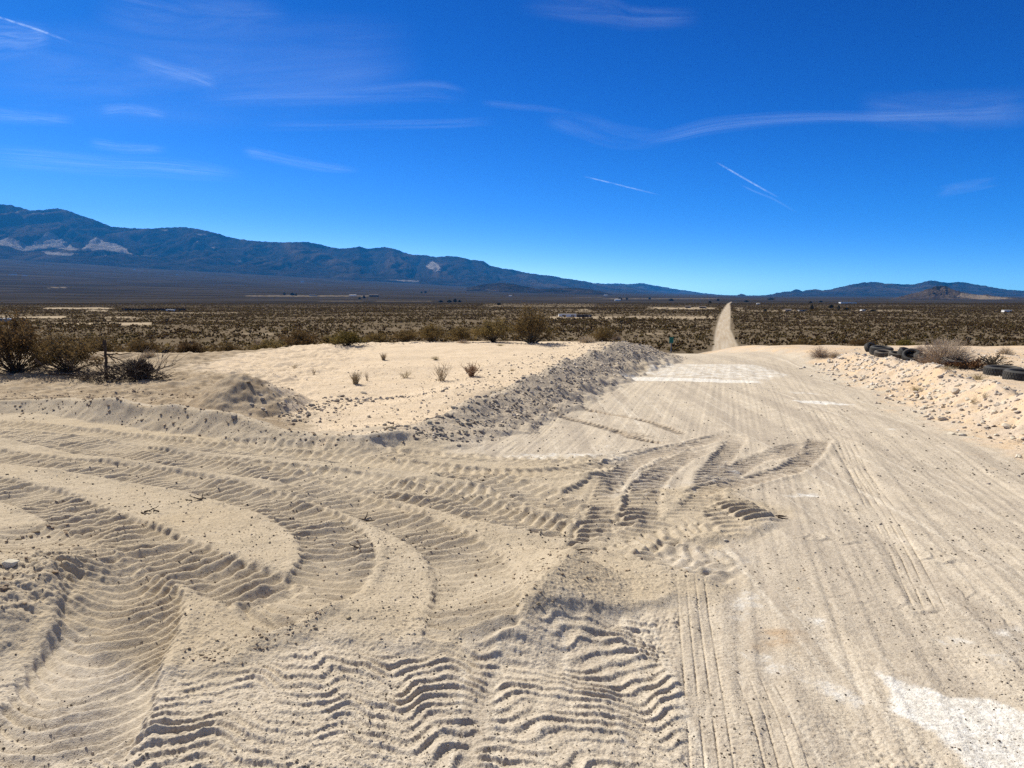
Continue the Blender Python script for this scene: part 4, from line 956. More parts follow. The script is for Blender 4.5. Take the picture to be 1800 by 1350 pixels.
NAMED = [(775, 733, 20, RG, 'biggest grey boulder on the crest of the left gravel berm'), (690, 757, 22, RC, 'dark brown clod at the near end of the gravel berm'), (780, 767, 16, RG, 'grey boulder low on the near slope of the berm'),
    (600, 697, 13, RG, 'pointed grey stone on the sand between heap and berm'), (640, 691, 15, RG, 'flat grey stone right of the pointed one on the sand'), (412, 737, 20, RG, 'dark boulder below the dirt heap on the track edge'),
    (512, 749, 18, RC, 'brown boulder at the low track edge in front of the sand'), (437, 673, 15, RC, 'clod halfway up the dirt heap'), (20, 1000, 30, RM, 'pale stone on the dirt mound at the left edge'), (98, 1013, 20, RC, 'brown clod on the right of the dirt mound at the left edge'),
    (8, 1045, 22, RC, 'dark clod at the left edge below the pale stone'), (33, 1040, 11, RM, 'small white stone on the left dirt mound'), (413, 1320, 12, RG, 'grey stone in the ripples at the bottom'), (425, 1288, 10, RM, 'pale stone in the ripples at the bottom'),
    (1295, 1180, 10, RG, 'dark stone standing between the two car tyre prints'), (1367, 1182, 8, RG, 'small dark stone at the top of the right tyre print'), (1033, 995, 9, RG, 'dark stone on the flank of the sand mound'), (1276, 952, 10, RM, 'white stone on the scuffed road'),
    (1332, 862, 10, RG, 'grey stone at the right edge of the spread sand'), (1548, 921, 9, RG, 'grey stone on the road right of the crescent prints'), (1737, 851, 9, RM, 'white stone alone on the right side of the road'), (973, 718, 9, RG, 'single grey stone on the road below the berm'),
    (1658, 739, 22, RM, 'flat white slab at the foot of the right bank'), (1770, 752, 24, RM, 'large pale stone low on the right bank'), (1680, 690, 20, RM, 'large pale stone high on the right bank'), (1752, 692, 16, RM, 'upright pale stone at the right of the bank'),
    (1633, 702, 18, RM, 'slanted pale slab in the middle of the bank face'), (1606, 706, 14, RM, 'grey upright slab left of the slanted slab on the bank'), (1620, 702, 14, RM, 'pale stone between two slabs on the bank'), (1612, 695, 14, RM, 'flat pale slab above the upright one on the bank'),
    (548, 714, 14, RG, 'grey stone on the low rim right of the dirt heap'), (592, 707, 12, RG, 'dark stone on the rim below the pointed stone'), (613, 706, 12, RG, 'dark stone beside another on the rim of the sand hollow'), (778, 688, 11, RG, 'dark stone on the gravel above the sand hollow'),
    (832, 743, 14, RG, 'grey stone halfway down the berm slope'), (804, 741, 12, RG, 'tilted grey stone on the berm slope by the big boulder'), (1065, 651, 8, RM, 'white stone on the far slope of the berm'), (500, 713, 12, RC, 'dark clod at the right foot of the dirt heap')]
for px, py, w_, K, lab in NAMED:
    x, y = at_base(px, py); rock(x, y, w_ / F * y / 2, lab, None, K)
# many more stones: the larger ones are separate objects, the rest is gravel
cand = []
rs_ = np.random.RandomState(5)
def band(P, n, wid, smin, smax, kinds, lab, grp, pw=3.6):
    P = np.asarray(P)[:, :2]; L = np.r_[0, np.cumsum(np.hypot(*np.diff(P, axis=0).T))]
    s = rs_.rand(n) * L[-1]; x = np.interp(s, L, P[:, 0]); y = np.interp(s, L, P[:, 1])
    x = x + rs_.randn(n) * wid; y = y + rs_.randn(n) * wid * .5
    z = smin + (smax - smin) * rs_.rand(n) ** (pw + (2.4 if smax > .07 else 0))
    for a in zip(x, y, z): cand.append(a + (kinds, lab, grp))
band(BERM[3:], 1500, .18, .006, .050, RG, 'grey angular stone along the crest of the left gravel berm', 'stones on the left gravel berm')
band(np.asarray(BERM[2:])[:, :2] + [.42, -.12], 3200, .20, .005, .040, RG, 'grey angular stone on the road side of the left gravel berm', 'stones on the left gravel berm slope')
band(np.asarray(BERM[6:])[:, :2] + [-.8, .4], 1200, .5, .008, .035, RG, 'grey stone on the gravel behind the left berm', 'stones behind the left berm')
band(RBANK[6:34], 1300, .30, .006, .060, RM, 'pale angular stone along the right bank', 'stones on the right bank')
band(np.asarray(RBANK[6:34])[:, :2] + [-.55, 0], 1900, .30, .004, .055, RM, 'pale angular stone on the road side of the right bank', 'stones on the right bank face')
band(np.asarray(RBANK[4:20])[:, :2] + [2.4, 1.5], 1500, .9, .008, .04, RM, 'pale stone on the gravel shelf right of the tyres', 'stones on the right shelf')
band(np.asarray(FRONT[6:])[:, :2] + [0, -.1], 420, .16, .006, .030, RC, 'brown clod along the low bank below the brush pile', 'clods along the left low bank')
band([at(330, 700, .15), at(400, 660, .4), at(530, 712, .1), at(560, 730, .1)], 300, .22, .006, .03, RC, 'brown clod on the left dirt heap', 'clods on the dirt heap')
band([at(480, 735, .1), at(560, 715, .1), at(640, 695, .12), at(760, 690, .15)], 500, .22, .007, .04, RG, 'grey stone around the rim of the sand hollow', 'stones around the sand hollow')
band([at(380, 660, .2), at(640, 640, .3), at(800, 660, .3), at(980, 630, .42)], 900, 1.0, .004, .018, RG, 'small grey stone on the pale sand', 'stones on the pale sand', 4)
band([at(20, 690, .2), at(150, 685, .25), at(300, 680, .25)], 700, .8, .004, .030, RC, 'brown clod in front of the brush pile', 'clods in front of the brush pile', 4)
band([(-6, 19.5), (0, 20.2), (2.5, 20)], 900, .5, .008, .04, RG, 'grey stone on the back edge of the pale sand', 'stones on the back edge of the sand')
band([at(-40, 1120), at(20, 1000), at(60, 930)], 420, .16, .004, .022, RC, 'brown clod on the dirt mound at the left edge', 'clods on the left dirt mound', 4)
band([at(880, 1120), at(1000, 1010), at(1060, 1010)], 240, .18, .003, .014, RC, 'small clod on the sand mound', 'clods on the sand mound', 4)
band([at(330, 1170), at(420, 1150), at(560, 1100)], 240, .09, .003, .014, RC, 'small clod where the sand meets the ripples', 'clods at the sand edge', 4)
band([at(60, 880), at(500, 960), at(760, 960), at(1050, 1000)], 1300, .75, .0025, .012, RC, 'small clod on the loader tracks', 'clods on the loader tracks', 4)
n_r = 0
cand.sort(key=lambda c: -c[2] / c[1])
big_, small_ = [], []
for c in cand:
    px, py = proj(c[0], c[1], .2)
    if n_r < 300 and -10 < px < 1810 and 2.4 < c[1] < 21: big_.append(c); n_r += 1
    elif c[1] > 1.5: small_.append(c)
zz = full_z([c[0] for c in big_], [c[1] for c in big_])
for c, z_ in zip(big_, zz): rock(c[0], c[1], c[2], c[4], c[5], c[3], cat='rock' if 'stone' in c[4] else 'clod', name='rock' if 'stone' in c[4] else 'dirt_clod', z=float(z_))
# loose grit over sand and road
n = 42000
u_ = rs_.rand(n); y_ = 2.1 / (1 - .86 * u_); x_ = (rs_.rand(n) * 1.5 - .75) * y_; cl = fbm(x_ * 1.1, y_ * 1.1, 3, 310)
keep = rs_.rand(n) < np.clip(.42 + .9 * cl, .03, 1); x_ = x_[keep]; y_ = y_[keep]
sdS = sd_poly(x_, y_, SAND); sz_ = (.0020 + .0075 * rs_.rand(len(x_)) ** 5)
sz_ *= np.clip(y_ / 4, .8, 1.8)
def swarm(name, x, y, s, mat, label, rough=1.):
    base = []
    for k in range(6):
        bm = bmesh.new(); random.seed(700 + k); pts = [bm.verts.new(Vector((random.gauss(0, 1), random.gauss(0, 1), random.gauss(0, 1))).normalized() * rnd(.8, 1)) for _ in range(11)]
        bmesh.ops.convex_hull(bm, input=pts); bmesh.ops.delete(bm, geom=[v for v in bm.verts if not v.link_faces], context='VERTS'); bmesh.ops.triangulate(bm, faces=bm.faces)
        bm.verts.index_update(); base.append((np.array([v.co[:] for v in bm.verts]), np.array([[v.index for v in f.verts] for f in bm.faces]))); bm.free()
    z = full_z(x, y); cos, fas, o = [], [], 0
    for k in range(6):
        idx = np.arange(len(x))[k::6]
        if not len(idx): continue
        V, Fk = base[k]; th = rs_.rand(len(idx)) * 6.283; ct, st_ = np.cos(th)[:, None], np.sin(th)[:, None]
        an = .65 + .5 * rs_.rand(len(idx), 1); sq = .45 + .4 * rs_.rand(len(idx), 1); S_ = s[idx][:, None]
        vx = (V[None, :, 0] * ct - V[None, :, 1] * an * st_) * S_ + x[idx][:, None]; vy = (V[None, :, 0] * st_ + V[None, :, 1] * an * ct) * S_ + y[idx][:, None]
        vz = V[None, :, 2] * sq * S_ + z[idx][:, None] + .2 * S_
        cos.append(np.stack([vx, vy, vz], -1).reshape(-1, 3)); fas.append((Fk[None] + (np.arange(len(idx)) * len(V))[:, None, None]).reshape(-1, 3) + o); o += len(idx) * len(V)
    me = np_mesh(name, np.concatenate(cos), np.concatenate(fas), mat, False)
    return tag(obj(name, me), label, 'gravel', kind='stuff')
gm = N('gravel_stone'); rr_ = gm.n('NewGeometry').outputs['Random Per Island']
gm.bsdf(gm.mix(rr_, (.24, .20, .155), (.50, .43, .35)), .9, .1); gd = N('grit'); rr_ = gd.n('NewGeometry').outputs['Random Per Island']
gd.bsdf(gd.mix(gd.math('POWER', rr_, 2.2), (.10, .08, .06), (.46, .40, .33)), .9, .1)
tn = N('pale_gravel'); rr_ = tn.n('NewGeometry').outputs['Random Per Island']; tn.bsdf(tn.mix(rr_, (.36, .31, .25), (.62, .56, .48)), .9, .1)
cd = N('clod_soil'); rr_ = cd.n('NewGeometry').outputs['Random Per Island']; cd.bsdf(cd.mix(rr_, (.22, .165, .115), (.40, .31, .21)), .95, .05)
arr = lambda K: [np.array(v) for v in zip(*[c[:3] for c in small_ if c[3] is K])]
for K, nm_, mt_, lab in ((RG, 'gravel', gm.m, 'loose grey gravel covering the left berm'), (RM, 'gravel', tn.m, 'loose pale gravel covering the right bank'), (RC, 'gravel', cd.m, 'crumbs of brown dirt around the heaps')):
    a = arr(K); swarm(nm_, a[0], a[1], a[2], mt_, lab)
swarm('gravel', x_, y_, sz_, gd.m, 'small dark grit scattered over sand and road')

# ------------------------------------------------------------------ scrub on the plain
rs_ = np.random.RandomState(9); X, Y = [], []
for r0, r1, sp in ((26, 60, 2.0), (60, 130, 2.7), (130, 330, 2.15), (330, 700, 2.8), (700, 1500, 5.0)):
    k = int((r1) * 1.7 / sp); gy_, gx_ = np.meshgrid(np.arange(r0, r1, sp), np.arange(-r1 * .82, r1 * .82, sp)); gx_ = gx_.ravel(); gy_ = gy_.ravel()
    gx_ = gx_ + (rs_.rand(len(gx_)) - .5) * sp * .95; gy_ = gy_ + (rs_.rand(len(gx_)) - .5) * sp * .95
    m = np.abs(gx_) < gy_ * .82 + 4
    X.append(gx_[m]); Y.append(gy_[m])
X = np.concatenate(X); Y = np.concatenate(Y)
Z = H0(X, Y)
den = fbm(X / 30, Y / 30, 3, 330) + .5 * fbm(X / 190, Y / 190, 2, 331)
keep = rs_.rand(len(X)) < np.clip(.86 + .7 * den, .15, 1)
d_, t_, s_, i_ = pl(X, Y, FARROAD); wr_ = np.interp(i_, np.arange(len(FARROAD)), FARROAD[:, 2])
keep &= (d_ > wr_ + .9)
jx, jy = proj(X, Y, Z)
bare = np.zeros(len(X))
for a, b, c, d, k in BARE:
    e = np.minimum(np.minimum(jx - a, b - jx) / 14, np.minimum(jy - c, d - jy) / 1.2) + .7 * fbm(X / 14, Y / 40, 2, 77); bare = np.maximum(bare, k * sstep(-.2, .6, e))
keep &= rs_.rand(len(X)) > bare * 1.1
keep &= (Y > 34) | (Z < -.9)
X, Y, Z = X[keep], Y[keep], Z[keep]
SC = (.44 + .85 * rs_.rand(len(X)) ** 2.2) * np.clip(1 + .3 * fbm(X / 60, Y / 60, 2, 332), .6, 1.4); RZ = rs_.rand(len(X)) * 6.283
# extra rows of bigger shrubs crowding both road sides
# visible from the camera?  sight lines over the hill edge
D_ = np.hypot(X, Y); vis = np.ones(len(X), bool)
for f in (.12, .2, .3, .4, .5, .6, .7, .8, .9):
    vis &= H0(X * f, Y * f) < EYE + (Z + .9 * SC - EYE) * f + .05
jx, jy = proj(X, Y, Z); vis &= (jx > -5) & (jx < 1805)
order = np.argsort(np.where(vis, D_, 1e9))[:270]
def low_shrub(seed, nl, ls, ns):
    S, L = stems_leaves(seed, 1.0, .9, ns, nl, ls, twig=1, up=.3); m = MB(); m.add(S.v, S.f, 0); m.add(L.v, L.f, 1); return m.mesh('scrub', [M_STEM, M_LEAF])
MIDS = [low_shrub(170 + k, 900, .075, 16) for k in range(4)]; LOWS = [low_shrub(180 + k, 170, .17, 5) for k in range(4)]
random.seed(5)
for k in order:
    o = obj('creosote_shrub', MIDS[int(k) % 4], None, (X[k], Y[k], Z[k] - .03)); o.scale = (SC[k] * 1.25, SC[k] * 1.25, SC[k] * .9); o.rotation_euler = (0, 0, RZ[k])
    tag(o, 'small dark brown creosote shrub on the near part of the scrub plain', 'shrub', 'creosote shrubs on the scrub plain')
rest = np.ones(len(X), bool); rest[order] = False
print('scrub', len(X), 'visible', int(vis.sum()), 'farthest single', D_[order].max())
def scrub_cloud(name, sel, protos, label):
    me = bpy.data.meshes.new(name); n_ = int(sel.sum()); me.vertices.add(n_)
    me.vertices.foreach_set('co', np.stack([X[sel], Y[sel], Z[sel] - .03], 1).astype(np.float32).ravel())
    a = me.attributes.new('size', 'FLOAT', 'POINT'); a.data.foreach_set('value', SC[sel].astype(np.float32))
    a = me.attributes.new('turn', 'FLOAT', 'POINT'); a.data.foreach_set('value', RZ[sel].astype(np.float32))
    o = obj(name, me); ng = bpy.data.node_groups.new(name, 'GeometryNodeTree')
    ng.interface.new_socket('Geometry', in_out='INPUT', socket_type='NodeSocketGeometry'); ng.interface.new_socket('Geometry', in_out='OUTPUT', socket_type='NodeSocketGeometry')
    nn = ng.nodes; i = nn.new('NodeGroupInput'); u = nn.new('NodeGroupOutput'); ip = nn.new('GeometryNodeInstanceOnPoints'); g2i = nn.new('GeometryNodeGeometryToInstance')
    for pr in protos:
        oi = nn.new('GeometryNodeObjectInfo'); oi.inputs['Object'].default_value = pr; oi.inputs['As Instance'].default_value = True; ng.links.new(oi.outputs['Geometry'], g2i.inputs[0])
    ng.links.new(i.outputs[0], ip.inputs['Points']); ng.links.new(g2i.outputs[0], ip.inputs['Instance']); ip.inputs['Pick Instance'].default_value = True
    na_ = nn.new('GeometryNodeInputNamedAttribute'); na_.data_type = 'FLOAT'; na_.inputs['Name'].default_value = 'size'
    nb_ = nn.new('GeometryNodeInputNamedAttribute'); nb_.data_type = 'FLOAT'; nb_.inputs['Name'].default_value = 'turn'
    cx = nn.new('ShaderNodeCombineXYZ'); ng.links.new(nb_.outputs[0], cx.inputs[2]); ng.links.new(cx.outputs[0], ip.inputs['Rotation'])
    ng.links.new(na_.outputs[0], ip.inputs['Scale'])
    ng.links.new(ip.outputs[0], u.inputs[0]); md = o.modifiers.new('scatter', 'NODES'); md.node_group = ng
    return tag(o, label, 'scrub', kind='stuff')
# four ordinary shrubs of the plain serve as patterns for the uncountable rest
pats = []
for k in range(4):
    hid = np.nonzero(rest & vis & (D_ > 150))[0][k]; rest[hid] = False
    o = obj('creosote_shrub', LOWS[k], None, (X[hid], Y[hid], Z[hid] - .03)); o.scale = (1, 1, 1)
    pats.append(tag(o, 'small dark brown creosote shrub on the near part of the scrub plain', 'shrub', 'creosote shrubs on the scrub plain'))
scrub_cloud('desert_scrub', rest, pats, 'thousands of dark creosote shrubs dotting the plain to the horizon')

# ------------------------------------------------------------------ far buildings, trees, sign
M_WHITE = simple_mat('white_paint', (.78, .77, .74), .6, .08); M_GREYW = simple_mat('grey_wall', (.40, .37, .33), .8, .1); M_DARKW = simple_mat('dark_wall', (.06, .05, .045), .9, .2)
M_TANW = simple_mat('tan_wall', (.45, .36, .26), .9, .1); M_ROOF = simple_mat('roof', (.16, .13, .115), .9, .2); M_GLASS = simple_mat('window_glass', (.03, .035, .045), .15, .1, spec=.5)
M_TREE = simple_mat('dark_foliage', (.030, .032, .018), rand=.25, col2=(.018, .018, .011)); M_TRUNK = simple_mat('trunk_bark', (.09, .065, .045))
M_GREEN = simple_mat('green_sign_paint', (.02, .20, .11), .4, .05, spec=.5); M_STEEL = simple_mat('galvanised_post', (.22, .21, .20), .5, .1, spec=.5)
def place(px, py):
    x, y = hit(px, py, 60); return x, y, float(H0(np.array([x]), np.array([y]))[0])
def house(px, py, wpx, hpx, label, wall=None, roof=None, kind='gable', cat='house', name='house', az=0., depth=None):
    x, y, z = place(px, py); w_ = wpx / F * y; h_ = max(hpx / F * y, 1.2); d_ = depth or min(max(w_ * .5, 3), 9)
    e = empty(name, (x, y, z), az); hw = w_ / 2; wh = h_ * (.68 if kind == 'gable' else .92)
    b = MB(); b.box(-hw, 0, -.4, hw, d_, wh); obj('wall', b.mesh('wall', wall or M_WHITE), e)
    r = MB()
    if kind == 'gable': r.add([(-hw - .3, -.3, wh), (hw + .3, -.3, wh), (hw + .3, d_ + .3, wh), (-hw - .3, d_ + .3, wh), (-hw - .3, d_ / 2, h_), (hw + .3, d_ / 2, h_)], [(0, 1, 5, 4), (2, 3, 4, 5), (1, 2, 5), (3, 0, 4), (3, 2, 1, 0)])
    else: r.box(-hw - .12, -.12, wh, hw + .12, d_ + .12, h_)
    obj('roof', r.mesh('roof', roof or M_ROOF), e)
    nw = max(1, min(5, int(w_ / 3)))
    for k in range(nw):
        cx_ = -hw + w_ * (k + .5) / nw; g_ = MB(); g_.box(cx_ - .5, -.05, wh * .42, cx_ + .5, -.005, wh * .80); obj('window', g_.mesh('window', M_GLASS), e)
    dd = MB(); dd.box(hw * .55, -.06, -.3, hw * .55 + .9, -.006, wh * .84); obj('door', dd.mesh('door', M_TANW), e)
    return tag(e, label, cat, 'far buildings on the plain')
house(998, 557, 31, 5, 'long white trailer home on bare ground left of the far road', M_WHITE, M_GREYW, 'flat', 'trailer', 'trailer_home')
house(1027, 557.5, 26, 3.6, 'dark low shed at the right end of the white trailer home', M_DARKW, M_DARKW, 'flat', 'shed', 'shed')
house(2, 566, 10, 6.5, 'pale grey trailer cut by the left edge of the picture', M_GREYW, M_WHITE, 'flat', 'trailer', 'trailer_home')
house(11, 565, 9, 4, 'small white trailer beside the one at the left edge', M_WHITE, M_WHITE, 'flat', 'trailer', 'trailer_home')
house(298, 547.3, 13, 2.6, 'white shed in front of the long dark wall on the left plain', M_WHITE, M_WHITE, 'flat', 'shed', 'shed')
house(1210, 541.5, 9, 4, 'dark house on the pale clearing left of the far road', M_DARKW, M_ROOF)
house(1236, 542, 11, 3.5, 'dark low house beside the far road', M_DARKW, M_ROOF, 'gable')
house(1386, 547.5, 10, 4.5, 'small tan house standing right of the far road', M_TANW, M_ROOF)
house(1412, 548, 14, 3.6, 'grey sheds right of the small tan house', M_GREYW, M_DARKW, 'flat', 'shed', 'shed')
house(1518, 547, 6, 3, 'small white shed beside dark trees on the right plain', M_WHITE, M_GREYW, 'flat', 'shed', 'shed')
house(1772, 548.5, 13, 3, 'lone white trailer on the far right plain', M_WHITE, M_WHITE, 'flat', 'trailer', 'trailer_home')
house(1492, 533.5, 28, 2.4, 'long pale building before the right mountains', M_WHITE, M_GREYW, 'flat', 'building', 'building')
house(1333, 535, 5, 2.4, 'tiny white house near the end of the road', M_WHITE, M_GREYW)
house(1086, 528.5, 10, 3, 'white house by the dark trees in the middle distance', M_WHITE, M_GREYW)
house(1065, 520, 6, 2, 'tiny white house far out in the middle', M_WHITE, M_GREYW)
house(897, 521, 5, 2, 'tiny white house below the low foothills', M_WHITE, M_GREYW)
house(620, 520.5, 12, 2.6, 'pale house on the bare strip of the left plain', M_WHITE, M_GREYW)
house(657, 521.5, 16, 4, 'dark barn right of the pale house on the left plain', M_DARKW, M_ROOF, 'gable', 'barn', 'barn')
house(550, 520.5, 14, 2.6, 'grey house left of the pale house on the bare strip', M_GREYW, M_DARKW)
house(531, 496.5, 7, 2.0, 'white building high on the fan below the left mountains', M_WHITE, M_WHITE, 'flat', 'building', 'building')
house(311, 484, 4, 2.0, 'white tank shed on the fan below the left mountains', M_WHITE, M_WHITE, 'flat', 'building', 'building')
house(236, 474.5, 3, 2.2, 'bright white shed highest on the fan below the quarry', M_WHITE, M_WHITE, 'flat', 'building', 'building')
house(22, 483.5, 14, 1.6, 'long white roof on the far left fan', M_WHITE, M_WHITE, 'flat', 'building', 'building')
house(43, 484.5, 9, 1.4, 'short white roof right of the long one on the far left fan', M_WHITE, M_WHITE, 'flat', 'building', 'building')
# long dark wall on the left plain
x0, y0, z0 = place(215, 546.5); x1, y1, z1 = place(326, 547.5)
m = MB(); Lw = math.hypot(x1 - x0, y1 - y0); m.box(0, 0, -.5, Lw, .3, 2.0); e = empty('boundary_wall', (x0, y0, min(z0, z1)), math.atan2(y1 - y0, x1 - x0)); obj('wall_panel', m.mesh('wall_panel', M_DARKW), e)
m = MB()
for k in range(24): m.box(Lw * k / 23 - .12, -.08, -.5, Lw * k / 23 + .12, .38, 2.15)
obj('posts', m.mesh('posts', M_DARKW), e); tag(e, 'long dark boundary wall across the left plain', 'wall')
def far_tree(px, py, wpx, hpx, label, seed, col=False):
    random.seed(seed); x, y, z = place(px, py); w_ = wpx / F * y / 2; h_ = hpx / F * y
    t = MB(); t.tube([(0, 0, -.3), (.05 * w_, 0, h_ * .25), (0, .04 * w_, h_ * .55)], .06 * w_ + .06, .03 * w_ + .03, 6)
    c = MB()
    for k in range(420):
        a = rnd(0, 6.283); zz_ = rnd(.12, 1.0); rr0 = w_ * (math.sin(min(1, zz_ * 1.15) * 3.0) ** .6 if not col else (1.05 - zz_)) * rnd(.3, 1.05)
        p = Vector((math.cos(a) * rr0, math.sin(a) * rr0, zz_ * h_)); n_ = Vector((rnd(-1, 1), rnd(-1, 1), rnd(-1, 1))).normalized(); u_ = n_.orthogonal().normalized(); v_ = n_.cross(u_); s_ = .13 * w_ * rnd(.6, 1.4)
        c.add([p + u_ * s_, p + v_ * s_, p - u_ * s_, p - v_ * s_], [(0, 1, 2, 3)])
    e = empty('tree', (x, y, z)); obj('trunk', t.mesh('trunk', M_TRUNK), e); obj('crown', c.mesh('crown', M_TREE), e); tag(e, label, 'tree', 'dark trees around the far houses')
for k, (px, py, wpx, hpx, lab) in enumerate((
    (500, 519, 5, 5, 'dark tree at the left end of the bare strip'), (514, 519.5, 8, 4.5, 'wide dark tree second on the bare strip'), (520, 520, 5, 3.5, 'low dark tree beside the wide one on the bare strip'), (640, 525, 6, 5.5, 'dark tree in front of the barn'), (632, 526, 6, 3.4, 'low dark tree left of the one in front of the barn'), (748, 515.5, 5, 4, 'dark tree alone in the far middle'), (741, 515.5, 4, 3, 'small dark tree beside the lone far one'),
    (800, 532, 7, 7, 'tall dark tree in the row left of the middle'), (790, 532, 9, 4.5, 'wide dark tree in the row left of the middle'), (775, 531.5, 8, 3.6, 'low dark tree at the left end of the middle row'), (808, 531.5, 6, 4, 'dark tree at the right end of the middle row'), (877, 536.5, 7, 4, 'dark tree by the pale strip in the middle'),
    (1090, 527.5, 8, 4.5, 'dark tree right behind the white house'), (1102, 527, 5, 4, 'small dark tree right of the white house'), (1142, 526.5, 5, 4, 'small dark tree at the pale field'), (1180, 529, 10, 3.6, 'wide dark tree beyond the pale field'), (1248, 533, 6, 4, 'dark tree left of the road end'), (1262, 529, 6, 3.6, 'small dark tree touching the road end'),
    (1312, 531, 8, 3, 'dark tree right of the road end'), (1355, 527, 12, 3.2, 'wide dark tree below the right mountains'), (1427, 545, 7, 9, 'tall dark tree right of the grey sheds'), (1474, 545.5, 6, 9, 'tall dark tree in the middle of the right plain'), (1461, 542, 9, 6, 'broad dark tree left of the tall one on the right plain'), (1488, 546, 9, 5, 'low dark tree right of the tall one on the right plain'), (1521, 547, 4, 5, 'small dark tree by the white shed'), (1534, 547.5, 11, 2.8, 'flat dark tree right of the white shed'), (1345, 547.5, 6, 4.5, 'dark tree on the hedge line right of the road'), (1425, 533, 6, 3.5, 'small dark tree in front of the right mountains'), (1443, 531.5, 6, 3, 'tiny dark tree in front of the right mountains'))):
    far_tree(px, py, wpx, hpx, lab, 800 + k)
# Joshua trees
def joshua(px, py, hpx, label, seed):
    random.seed(seed); x, y, z = place(px, py); h_ = hpx / F * y; t = MB(); c = MB()
    arms = [[(0, 0, -.2), (.03 * h_, 0, .35 * h_), (0, 0, .6 * h_)]]
    for k in range(4):
        a = k * 1.6 + rnd(0, 1); arms.append([(0, 0, .5 * h_), (math.cos(a) * .13 * h_, math.sin(a) * .13 * h_, .62 * h_), (math.cos(a) * .2 * h_, math.sin(a) * .2 * h_, rnd(.78, .95) * h_)])
    for p in arms:
        t.tube(p, .05 * h_, .035 * h_, 6); tip = Vector(p[-1])
        for k in range(50):
            d = Vector((rnd(-1, 1), rnd(-1, 1), rnd(-.5, 1))).normalized(); s = d.orthogonal().normalized() * .012 * h_; c.add([tip + s, tip - s, tip + d * .12 * h_], [(0, 1, 2)])
    e = empty('joshua_tree', (x, y, z)); obj('trunk', t.mesh('trunk', M_TRUNK), e); obj('crown', c.mesh('crown', M_TREE), e); tag(e, label, 'tree', 'joshua trees on the scrub plain')
joshua(293, 572, 12, 'small branched joshua tree on the left plain', 1); joshua(440, 592, 12, 'small joshua tree near the pale track left of the sand', 2)
joshua(1092, 577, 14, 'thin joshua tree on the plain left of the road', 3); joshua(1222, 576, 9, 'small joshua tree near the road', 4); joshua(1702, 612, 20, 'dark joshua tree right of the biggest tumbleweed', 5); joshua(213, 563, 6, 'tiny dark joshua tree on the pale left flat', 6)
# green road sign
x, y, z = at_depth(1180, 596.5, 46); zb = float(H0(np.array([x]), np.array([y]))[0])
e = empty('street_sign', (x, y, zb)); m = MB(); hh = z - zb + .12; m.tube([(0, 0, -.3), (0, 0, hh)], .03, .03, 8); obj('post', m.mesh('post', M_STEEL), e)
m = MB(); m.box(-.13, -.05, hh - .34, .13, -.032, hh + .02); obj('sign_plate', m.mesh('sign_plate', M_GREEN), e); tag(e, 'small green road sign on a post left of the sloping road', 'sign')

# ------------------------------------------------------------------ cirrus and contrails
def cloud_mat(name, strength, streak, soft=2.0, dens=1.0):
    m = N(name); uv = m.n('UVMap').outputs[0]; sx = m.n('SeparateXYZ'); m.set(sx.inputs[0], uv); u, v = sx.outputs[0], sx.outputs[1]
    ed = m.math('SUBTRACT', 1.0, m.math('POWER', m.math('ABSOLUTE', m.math('SUBTRACT', m.math('MULTIPLY', v, 2.0), 1.0)), soft), clamp=True)
    en = m.math('MULTIPLY', m.ramp(u, 0, .22), m.ramp(u, 1, .78))
    mp_ = m.n('Mapping'); mp_.inputs['Scale'].default_value = streak; oi = m.n('ObjectInfo').outputs['Random']
    cb = m.n('CombineXYZ'); m.set(cb.inputs[0], u); m.set(cb.inputs[1], v); m.set(cb.inputs[2], m.math('MULTIPLY', oi, 40.0)); m.set(mp_.inputs['Vector'], cb.outputs[0])
    nz = m.ramp(m.noise(1.0, 9, .66, mp_.outputs[0], 1.0), .25, .85)
    a = m.math('MULTIPLY', m.math('MULTIPLY', m.math('POWER', ed, 1.2), en), m.math('MULTIPLY', nz, strength), clamp=True)
    tr = m.n('BsdfTranslucent'); tr.inputs['Color'].default_value = (.72, .86, .98, 1); tp = m.n('BsdfTransparent'); mx = m.n('MixShader')
    m.set(mx.inputs[0], a); m.t.links.new(tp.outputs[0], mx.inputs[1]); m.t.links.new(tr.outputs[0], mx.inputs[2]); m.t.links.new(mx.outputs[0], m.out.inputs[0]); return m.m
M_CIR = cloud_mat('cirrus', .13, (2.2, 9.0, 1), 1.4); M_VEIL = cloud_mat('cirrus_veil', .07, (1.2, 2.0, 1), 2.0); M_CON = cloud_mat('contrail_ice', .36, (9, .6, 1), 2.0)
def ribbon(name, pts, mat, label, cat, alt, n=24, m_=8, group=None, kind=None):
    P = spline([p[:3] for p in pts], n); vs, uv = [], []
    for i, p in enumerate(P):
        d = P[min(i + 1, len(P) - 1)] - P[max(i - 1, 0)]; nrm = np.array([-d[1], d[0]]) / (math.hypot(d[0], d[1]) + 1e-9)
        for k in range(m_ + 1):
            t = k / m_; q_ = p[:2] + nrm * (t - .5) * p[2]; a, b, c = ray(q_[0], q_[1]); s = (alt - EYE) / c
            vs.append((a * s, b * s, alt)); uv.append((i / (len(P) - 1), t))
    w1_ = m_ + 1; qd = np.array([(i * w1_ + k, i * w1_ + k + 1, (i + 1) * w1_ + k + 1, (i + 1) * w1_ + k) for i in range(len(P) - 1) for k in range(m_)])
    me = np_mesh(name, np.array(vs), qd, mat); ul = me.uv_layers.new(name='UVMap'); uva = np.array(uv)[qd.ravel()]; ul.data.foreach_set('uv', uva.astype(np.float32).ravel())
    return tag(obj(name, me), label, cat, group, kind)
